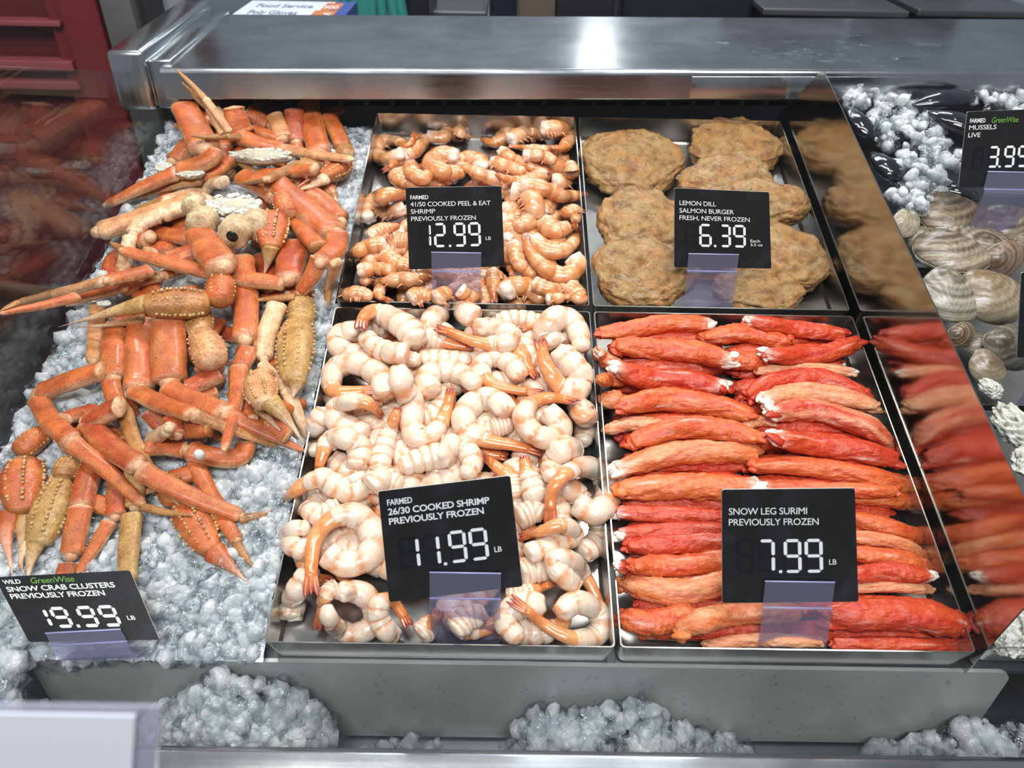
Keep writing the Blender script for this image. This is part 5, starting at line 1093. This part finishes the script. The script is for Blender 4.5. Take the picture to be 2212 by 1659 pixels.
# --- centre legs
limb('K4', 'C2', [(s_, 'o', [(700,560),(685,720),(680,880)], 150, 140), (s_, 'o', [(660,890),(690,1000),(740,1085)], 110, 95), (s_, 't', [(745,1075),(810,1270),(935,1490)], 100, 55), (T_, 't', [(935,1490),(1095,1660)], 55, 6)])
limb('K4', 'C2', [(s_, 'o', [(850,540),(840,740),(835,945)], 165, 160), (s_, 'o', [(800,950),(960,1030),(1150,1095)], 120, 95), (s_, 't', [(1150,1095),(1400,1190),(1650,1285)], 90, 30)])
limb('K4', 'C2', [(s_, 'o', [(1010,540),(1010,720),(1015,900)], 195, 180), (s_, 'o', [(1000,930),(1150,1010),(1335,1075)], 130, 115), (s_, 'o', [(1340,1080),(1560,1190),(1815,1310)], 120, 28)])
limb('K4', 'C2', [(s_, 'o', [(620,830),(430,890),(235,970)], 140, 130), (s_, 'o', [(225,1000),(300,1130),(430,1255)], 120, 115), (s_, 'o', [(425,1255),(640,1430),(850,1625)], 110, 65), (T_, 't', [(775,240),(900,268),(1048,287)], 50, 6, 'C3')])
limb('K4', 'C2', [(s_, 'r', [(720,1040),(620,1090),(520,1135)], 150, 130), (s_, 'r', [(520,1155),(660,1290),(830,1400)], 140, 125), (s_, 'o', [(760,40),(1000,165),(1310,290)], 120, 72, 'C3'), (T_, 't', [(1305,305),(1390,290),(1487,255)], 62, 8, 'C3')])
limb('K5', 'C2', [(s_, 'o', [(1470,1270),(1440,1350),(1300,1350),(1120,1310)], 120, 110), (s_, 'o', [(1110,1305),(990,1290),(870,1295)], 105, 95)])
limb('K5', 'C2', [(s_, 'o', [(1450,160),(1475,400),(1465,650)], 130, 135), (s_, 'o', [(1490,700),(1440,810)], 115, 105), (s_, 'o', [(1430,810),(1405,1050),(1340,1300)], 115, 50)])
# --- cluster with the long claw across
limb('K3', 'C2', [(s_, 'o', [(1080,230),(970,265)], 80, 75), (s_, 't', [(965,265),(700,350),(405,440)], 80, 28)])
limb('K3', 'C2', [(s_, 'o', [(760,325),(620,355),(470,395)], 80, 80), (s_, 'o', [(465,390),(240,445),(0,488)], 75, 35, (0.045, 0.075))])
limb('K3', 'C2', [(s_, 'o', [(900,235),(640,295)], 95, 85), (s_, 'q', [(630,295),(400,355),(110,425)], 85, 48), (T_, 't', [(110,425),(0,475)], 52, 26, (0.075, 0.08))], up=.006)
# --- shoulder with the meat
knob('K2', 1165, 1230, 70, 0.022); meat('K2', 1390, 1225, 165, 85, 0.026)
knob('K2', 1210, 1330, 90, 0.022); knob('K2', 1530, 1345, 85, 0.022); knob('K2', 1405, 1385, 92, 0.026, True)
limb('K2', 'C1', [(s_, 'c', [(1330,1090),(1270,1090),(1230,1130)], 100, 90), (s_, 'c', [(1215,1140),(1100,1170),(985,1205)], 80, 75), (T_, 't', [(985,1205),(880,1230),(768,1275)], 80, 8)])
limb('K2', 'C1', [(s_, 'q', [(1180,1200),(900,1290),(590,1385)], 150, 125)])
limb('K2', 'C1', [(s_, 'c', [(1250,1190),(1100,1240),(960,1285)], 110, 105), (s_, 'c', [(950,1290),(850,1330),(800,1400)], 110, 95), (s_, 'c', [(780,1415),(760,1500),(735,1610)], 85, 75)])
limb('K2', 'C1', [(s_, 'o', [(1440,1055),(1560,1110),(1660,1170)], 110, 130), (s_, 'o', [(1640,1100),(1830,1260),(2000,1400)], 165, 165), (s_, 'o', [(2015,1400),(2000,1490),(1915,1570)], 130, 115), (s_, 'o', [(1910,160),(1860,270),(1790,365)], 115, 70, 'C2'), (T_, 't', [(1760,390),(1640,400),(1505,412)], 55, 8, 'C2')])
limb('K2', 'C2', [(s_, 'r', [(1770,90),(1740,190),(1720,290)], 180, 140), (s_, 'o', [(1700,310),(1540,295),(1370,270)], 110, 105), (s_, 'o', [(1365,265),(1040,195),(730,115)], 105, 62), (T_, 't', [(735,112),(700,90),(657,62)], 62, 10)], up=.004)
limb('K2', 'C1', [(s_, 'o', [(1190,1390),(1250,1490),(1330,1600)], 170, 185)])
limb('K2', 'C1', [(K_, 'o', [(1670,1170),(1700,1220),(1730,1290)], 110, 120), (H_, 'b', [(1650,1280),(1625,1380),(1620,1480)], 175, 165), (P_, 'y', [(1615,1470),(1600,1560),(1575,1650)], 125, 35)])
limb('K3', 'C2', [(K_, 'b', [(1310,280),(1320,350),(1310,430)], 150, 150), (H_, 'h', [(1250,430),(1060,430),(870,440)], 205, 195), (P_, 'y', [(870,430),(640,490),(345,572)], 125, 12), (P_, 't', [(860,520),(640,560),(420,572)], 80, 10)], up=.004)
meat('K3', 610, 250, 30, 22, 0.02, 'C2'); meat('K3', 620, 430, 40, 22, 0.015, 'C2')
# --- back cluster on top
limb('K1', 'C1', [(s_, 'o', [(1840,620),(1870,760),(1910,920)], 130, 130), (s_, 'o', [(1890,910),(1880,970)], 80, 70)])
limb('K1', 'C1', [(s_, 'r', [(1755,660),(1765,760),(1770,850)], 110, 110), (s_, 'o', [(1765,850),(1800,930)], 70, 60)])
limb('K1', 'C1', [(s_, 'q', [(1640,690),(1670,760),(1690,830)], 95, 100), (s_, 'o', [(1680,835),(1590,800),(1500,765)], 75, 50), (T_, 't', [(1500,765),(1430,725),(1358,690)], 48, 6)])
limb('K1', 'C1', [(s_, 'b', [(1960,690),(2010,790),(2050,880)], 95, 95), (K_, 't', [(2050,880),(2075,930)], 90, 90), (H_, 'b', [(2060,960),(2010,1020),(1930,1060)], 140, 130), (P_, 'c', [(1940,1065),(1850,1115),(1738,1145)], 90, 10), (P_, 'o', [(1900,1020),(1830,1080),(1760,1130)], 50, 10)])
limb('K1', 'C1', [(s_, 'o', [(1890,1010),(1700,1035),(1540,1040)], 85, 65), (T_, 't', [(1545,1040),(1450,985),(1358,918)], 52, 8)])
limb('K1', 'C1', [(s_, 't', [(1930,965),(1800,985)], 90, 85), (s_, 't', [(1800,985),(1690,1030),(1585,1075)], 80, 52), (T_, 't', [(1590,1075),(1490,1090),(1378,1100)], 50, 8)])
limb('K1', 'C1', [(s_, 'o', [(1395,640),(1415,720),(1450,800)], 125, 135), (s_, 'o', [(1440,820),(1560,865),(1690,890)], 110, 80), (s_, 'q', [(1690,890),(1880,925),(2100,952)], 78, 46)], up=.004)
limb('K1', 'C1', [(s_, 'o', [(1170,830),(1110,900),(1040,970)], 140, 120)])
limb('K1', 'C1', [(s_, 'b', [(1370,950),(1310,1010),(1205,1062)], 95, 90), (s_, 't', [(1200,1068),(1020,1110),(830,1168)], 78, 46), (T_, 't', [(830,1168),(720,1195),(618,1224)], 46, 8)])
limb('K1', 'C1', [(s_, 'o', [(1100,640),(1160,760),(1225,890)], 150, 165), (s_, 'o', [(1285,900),(1240,960),(1065,1025)], 110, 115), (s_, 'o', [(1060,1030),(850,1120),(635,1225)], 112, 55)], up=.006)
limb('K1', 'C1', [(s_, 't', [(1480,830),(1400,818),(1340,815)], 70, 55), (T_, 't', [(1345,815),(1240,820),(1138,812)], 55, 8)], up=.008)
limb('K1', 'C1', [(s_, 'q', [(1330,800),(1290,720),(1250,650)], 50, 46, (.06, .075)), (T_, 't', [(1250,650),(1170,580),(1083,488)], 44, 5, (.075, .085))])
limb('K1', 'C1', [(s_, 'q', [(1370,790),(1300,690),(1225,590)], 50, 44, (.062, .085)), (T_, 't', [(1225,590),(1140,500),(1042,405)], 44, 5, (.085, .098))])
c = at(*fp('C2', 1185, 1325), 0.024); mb = MB(); mb.sweep(b2w(V([c - V([0, 0, .004]), c, c + V([0, 0, .002])])), V([.0042, .0036, .0024]), V([.0042, .0036, .0024]), V([0, 1, 0]), 14)
o = mb.build('barnacle', plain('barnacle_white', (.75, .72, .66), .6), CL_ROOT['K5'], attr=False); o['label'] = 'small white barnacle'
# ------------------------------------------------------------------ crushed ice
def chunks(mb, pos, size, amp=0.34, clear=.5):
    pool = [(V(ICO[k][0]), np.array(ICO[k][1])) for k in (1, 2, 2)]
    for p, s in zip(pos, size):
        vs, f = pool[rng.integers(0, 3)]
        ax = rng.normal(size=(3, 3)); q, _ = np.linalg.qr(ax); sc = rng.uniform(.6, 1.15, 3) * s; ph = rng.uniform(0, 6.28, 3)
        k = 1 + amp * vn(vs * 1.9 + ph) + .16 * vn(vs * 5 + ph); mb.v.append((vs * k[:, None] * sc) @ q + p); mb.f += (f + mb.n).tolist(); mb.mi += [int(rng.random() < clear)] * len(f); mb.c.append(np.ones((len(vs), 3))); mb.n += len(vs)
def ice_sheet(name, label, x0, x1, w0, w1, hf, nch, smin, smax, keep=None, res=0.006):
    mb = MB(); nx, nw = int((x1 - x0) / res) + 1, int((w1 - w0) / res) + 1
    X, Wv = np.meshgrid(np.linspace(x0, x1, nx), np.linspace(w0, w1, nw), indexing='ij'); H = np.vectorize(hf)(X, Wv) + 0.0025 * vn(np.stack([X * 160, Wv * 160, X * 0], -1)) - .001
    v = b2w(np.stack([X, Wv, H], -1).reshape(-1, 3)); mb.add(v, [(i * nw + j, (i + 1) * nw + j, (i + 1) * nw + j + 1, i * nw + j + 1) for i in range(nx - 1) for j in range(nw - 1)], None, 2)
    P, Sz = [], []
    while len(P) < nch:
        x, w = rng.uniform(x0, x1), rng.uniform(w0, w1)
        if keep and not keep(x, w): continue
        s = rng.uniform(smin, smax) * rng.uniform(.6, 1.0); P.append(b2w((x, w, hf(x, w) + rng.uniform(-.0045, .0015)))); Sz.append(s)
    chunks(mb, P, Sz); o = mb.build(name, [M['ice'], M['iceclear'], M['icebase']], attr=False); tag(o, label, 'ice'); o['kind'] = 'stuff'; return o
def clear_of_legs(x, w):
    i, j = int((x - pk.x0) / pk.res), int((w - pk.w0) / pk.res); return pk.h[i, j] < h_crab(x, w) + .0045 or rng.random() < .12
ice_sheet('crushed_ice', 'crushed ice bed under the snow crab, left of the trays', XG + 0.008, -0.006, -0.004, 0.64, h_crab, 4200, 0.0035, 0.0105, clear_of_legs)
def heap(label, cx_, hw, top_px, seed_pts, n, base_z=-0.124, y0=-0.050, y1=0.0015):
    """loose ice heaped in the front channel against the ledge plate; seed_pts: (pixel x, pixel y) crest"""
    crest = V([aty(px, py, 0.0005) for px, py in seed_pts]); mb = MB(); P, Sz = [], []
    for _ in range(n):
        x = rng.uniform(crest[0, 0], crest[-1, 0]); zt = float(np.interp(x, crest[:, 0], crest[:, 2])); u = rng.random() ** .8; y = y1 - 0.004 - u * (y1 - y0 - .008)
        zs = zt - (zt - base_z) * .42 * u - 0.004; zs = max(zs, base_z + .002); z = zs if rng.random() < .8 else rng.uniform(base_z, zs)
        s = rng.uniform(.003, .0095); P.append((x, y, max(z, base_z + s))); Sz.append(s)
    chunks(mb, P, Sz, clear=.38); o = mb.build('crushed_ice', [M['ice'], M['iceclear'], M['icebase']], attr=False); tag(o, label, 'ice'); o['kind'] = 'stuff'; return o
heap('large heap of loose crushed ice in the front channel, left of the middle', 0, 0, 0, [(300,1600),(330,1530),(400,1490),(460,1440),(560,1460),(650,1480),(720,1530),(740,1600)], 1100)
heap('heap of crushed ice in the front channel below the 7.99 sign', 0, 0, 0, [(1095,1600),(1110,1560),(1160,1520),(1250,1520),(1400,1500),(1440,1545),(1560,1580),(1610,1640)], 850)
heap('low heap of crushed ice in the front channel at the right', 0, 0, 0, [(1830,1650),(1870,1610),(1960,1590),(2050,1560),(2110,1540),(2200,1550),(2260,1580)], 650)
heap('thin scatter of ice between the two larger heaps of the channel', 0, 0, 0, [(750,1640),(790,1590),(830,1625),(880,1610),(960,1640)], 70)
heap('loose ice at the far left of the front channel, above the white card', 0, 0, 0, [(-80,1395),(0,1400),(60,1415),(110,1465),(150,1530),(175,1640)], 900)
# ------------------------------------------------------------------ shellfish right of the divider
def clam(label, fr, cx_, cy_, L, n, rot, tilt, asp=.74, th=.36, c0=(0.50, 0.40, 0.26), c1=(0.72, 0.66, 0.54), gape=0.02, name='hard_clam', roll=0.0):
    """rot: turn in the bed plane; tilt: positive turns the broad face to the viewer"""
    c = at(*fp(fr, cx_, cy_), n); R = 1.12 * L / FR[fr][2] * depth(c) / FPX; vs, f = ICO[5]; up = vs[:, 2] >= -1e-6
    s = rng.uniform(0, 6); umb = V([-.30, .92]); root = thing(name, label, 'clam', b2w(c), 'clams right of the divider')
    for sg in (1, -1):
        v = vs.copy(); q = np.hypot(v[:, 0], v[:, 1]); ph = np.arctan2(v[:, 1], v[:, 0])
        out = 1 + .06 * np.cos(2 * (ph - 1.9)) + .24 * np.exp(-((ph - 1.87) / .42) ** 2)
        x = v[:, 0] * out; y = v[:, 1] * asp * out; d = np.hypot(x - umb[0] * .55, y - umb[1] * asp * .9); z = np.where(v[:, 2] > 0, np.abs(v[:, 2]) ** 1.35, -np.abs(v[:, 2]) * .06) * th
        z = z * (1 + .35 * np.exp(-(d / .5) ** 2)); ring = np.sin(d * 85 + 1.2 * np.sin(ph * 2 + s)); z = z + np.where(v[:, 2] > 0, .007 * ring, 0)
        col = mix(V(c0) * .9, V(c1) * .8, clampf(.05 + .70 * d / 1.5 + .22 * ring + .30 * np.sin(d * 27 + s) + .22 * np.sin(d * 13 + s))); col = np.where((v[:, 2] > 0)[:, None], col, V((.62, .57, .47)))
        w = np.stack([x, y, (z + gape) * sg], 1) * R; cr, sr = math.cos(roll), math.sin(roll)
        w = w @ V([[cr, 0, sr], [0, 1, 0], [-sr, 0, cr]]).T; ct, st = math.cos(tilt), math.sin(tilt); co, so = math.cos(rot), math.sin(rot)
        w = w @ V([[co, -so, 0], [so, co, 0], [0, 0, 1]]).T @ V([[1, 0, 0], [0, ct, -st], [0, st, ct]]).T
        mb = MB(); mb.add(b2w(w + c), f if sg > 0 else [q_[::-1] for q_ in f], col); mb.build('valve', M['clam'], root)
BR, PL, GR, DK = (0.085, 0.055, 0.03), (0.34, 0.28, 0.19), (0.14, 0.115, 0.08), (0.06, 0.05, 0.045)
clam('beige clam wedged against the divider, below the ice', 'CL', 815, 1265, 110, .016, 1.3, .5, c0=PL, c1=(.50, .45, .33))
clam('dark brown clam at the back of the clams, under the mussel sign', 'CL', 1140, 1215, 236, .012, .1, .10, c0=BR, c1=(.40, .30, .20), th=.34)
clam('small grey brown clam behind the open lipped clam', 'CL', 965, 1395, 130, .004, .3, .3, c0=GR, c1=PL)
clam('clam showing a pale straight lip, third from the back', 'CL', 1290, 1365, 236, .010, 3.05, -.10, c0=BR, c1=(.46, .40, .29), th=.24)
clam('clam cut by the right frame edge, behind the small sign', 'CL', 1570, 1270, 180, .014, .3, .2, c0=BR, c1=(.42, .33, .22))
clam('wide clam with its dark seam facing the viewer', 'CL', 1140, 1490, 245, .014, .05, -.12, c0=BR, c1=(.50, .41, .30), th=.40)
clam('wet brown clam standing on end with its hinge up', 'CL', 1505, 1540, 150, .012, 1.0, .9, c0=(.12, .07, .045), c1=(.34, .24, .16), th=.4)
clam('brown clam at the right edge beside the sign post', 'CL', 1660, 1440, 100, .012, 1.4, .6, c0=BR, c1=(.36, .27, .18))
clam('big clam with pale bands next to the divider', 'CM', 630, 470, 205, .016, -.35, .35, c0=GR, c1=(.55, .51, .40), asp=.80)
clam('big brown ribbed clam left of the dark sign edge', 'CM', 945, 480, 220, .016, .25, .35, c0=(.22, .14, .07), c1=(.46, .40, .29), asp=.80)
clam('small brown clam by the divider with its hinge showing', 'CM', 715, 740, 95, .006, 1.1, .7, c0=BR, c1=(.42, .30, .18), th=.42)
clam('clam lying in the shade with a straight pale edge', 'CM', 880, 820, 140, -.004, .2, -.05, c0=GR, c1=PL)
clam('grey clam with its broad side up at the right frame edge', 'CM', 1090, 830, 175, .008, .9, .45, c0=GR, c1=(.42, .40, .33), asp=.85)
clam('brown clam just above the rim of the oyster tray', 'CM', 900, 985, 125, .004, -.2, .5, c0=(.24, .17, .10), c1=(.44, .36, .25), asp=.82)
def mussel(label, fr, a, b, w, n, n2=None):
    P = cat([at(*fp(fr, *a), n), at(*fp(fr, (a[0] + b[0]) / 2, (a[1] + b[1]) / 2 - 8), n + .004), at(*fp(fr, *b), n if n2 is None else n2)], 14); t = np.linspace(0, 1, len(P)); r = w / 2 / FR[fr][2] * depth(P[0]) / FPX
    pr = np.interp(t, [0, .06, .25, .55, .8, .94, 1], [.14, .34, .70, 1.0, .92, .62, .30]); mb = MB()
    mb.sweep(b2w(P), pr * r, pr * r * .55, UPN, 24, None, lambda tt, q: 1 + .012 * np.sin(60 * tt) + .10 * np.exp(-(np.sin(q) / .18) ** 2) * (np.cos(q) < 0) * -1)
    o = mb.build('blue_mussel', M['mussel']); tag(o, label, 'mussel', 'mussels under the ice')
mussel('shiny black mussel at the back, poking out of the ice', 'CL', (860,420), (1300,360), 180, 0.034)
mussel('broad black mussel left of the 3.99 sign', 'CL', (975,470), (1330,610), 200, 0.034)
mussel('mussel along the divider, nearest the back', 'CL', (390,430), (560,650), 150, 0.026)
mussel('mussel along the divider, lowest of the two there', 'CL', (560,760), (770,960), 190, 0.022)
mussel('dark mussel between the ice patches', 'CL', (640,680), (880,640), 120, 0.012)
mussel('mussel behind the top left corner of the 3.99 sign', 'CL', (1360,470), (1480,410), 80, 0.022)
mussel('dark mussel below the lower left corner of the 3.99 sign', 'CL', (1020,1000), (1330,1100), 170, 0.012)
mussel('mussel in the shade left of the middle of the 3.99 sign', 'CL', (1050,700), (1250,900), 170, 0.012)
def oyster(label, fr, cx_, cy_, rx, n, rot, tilt, asp=.7):
    c = at(*fp(fr, cx_, cy_), n); R = rx / FR[fr][2] * depth(c) / FPX; v, f = ICO[5]; s = rng.uniform(0, 6, 3)
    d = np.hypot(v[:, 0] + .6, v[:, 1]); lay = (np.floor(d * 7 + .8 * vn(v * 2 + s)) % 2); w = v * V([1, asp, .34]) * (1 + .16 * vn(v * 2.2 + s) + .07 * vn(v * 7 + s) + .035 * vn(v * 17 + s))[:, None]
    w[:, 2] += np.where(v[:, 2] > 0, .05 * lay, 0); col = mix((.62, .61, .55), (.10, .10, .09), clampf(1.6 * vn(v * 4.5 + s) - .35)); col = col * (.85 + .15 * lay)[:, None]
    co, so, ct, st = math.cos(rot), math.sin(rot), math.cos(tilt), math.sin(tilt); w = (w * R) @ V([[co, -so, 0], [so, co, 0], [0, 0, 1]]).T @ V([[1, 0, 0], [0, ct, -st], [0, st, ct]]).T
    mb = MB(); mb.add(b2w(w + c), f, col); o = mb.build('oyster', M['clam']); tag(o, label, 'oyster', 'oysters right of the divider')
oyster('thin greenish oyster shell on the corner of the clam tray by the divider', 'CM', 925, 1125, 90, .010, -.6, .4)
oyster('rough white oyster with black marks, below the tray rim at the right edge', 'CM', 1105, 1400, 190, .004, -.8, .3)
oyster('oyster at the right frame edge under the first rough one', 'CM', 1215, 1640, 170, .000, .5, .2)
oyster('grey white oyster seen beyond the lower end of the divider', 'S2', 2150, 880, 150, -.004, .5, .2)
oyster('oyster behind the one at the lower end of the divider', 'S2', 2260, 740, 140, -.002, -.4, .2)
# ice among the mussels
def h_m(x, w): return -0.012
blk = [(1830,190,60),(1870,215,70),(1930,240,80),(1990,270,70),(2012,312,48),(1990,330,70),(1960,370,60),(1990,410,50),(1970,440,40),(2010,380,40),(1900,265,50),(2140,200,60),(2190,215,60),(1850,205,60),(2050,345,30),(1915,300,30),(1940,420,26),(2040,178,30)]
mb = MB(); P, Sz = [], []
for px, py, r in blk:
    r = r * .74; px += 8
    for _ in range(int(r * r * .018) + 4):
        a, q = rng.uniform(0, 6.28), math.sqrt(rng.random()); b = at(px + r * q * math.cos(a), py + r * q * .7 * math.sin(a), .022 + .010 * (1 - q))
        if b[0] < XD + .012: continue
        P.append(b2w(b + V([0, 0, rng.uniform(-.010, .004)]))); Sz.append(rng.uniform(.0035, .010))
chunks(mb, P, Sz); o = mb.build('crushed_ice', [M['ice'], M['iceclear']], attr=False); tag(o, 'crushed ice heaped over the black mussels at the top right', 'ice'); o['kind'] = 'stuff'
# water drops on the ledge plate
mb = MB()
for k in range(150):
    px, py = rng.uniform(120, 2100), rng.uniform(1455, 1590); c = aty(px, py, yP - .0002); r = rng.uniform(.0007, .0018); mb.blob(c, (r, r * .5, r * rng.uniform(.8, 1.3)), None, 1, .15, 2)
o = mb.build('water_drops', M['water'], attr=False); tag(o, 'small water drops beaded on the grey ledge plate', 'water'); o['kind'] = 'stuff'
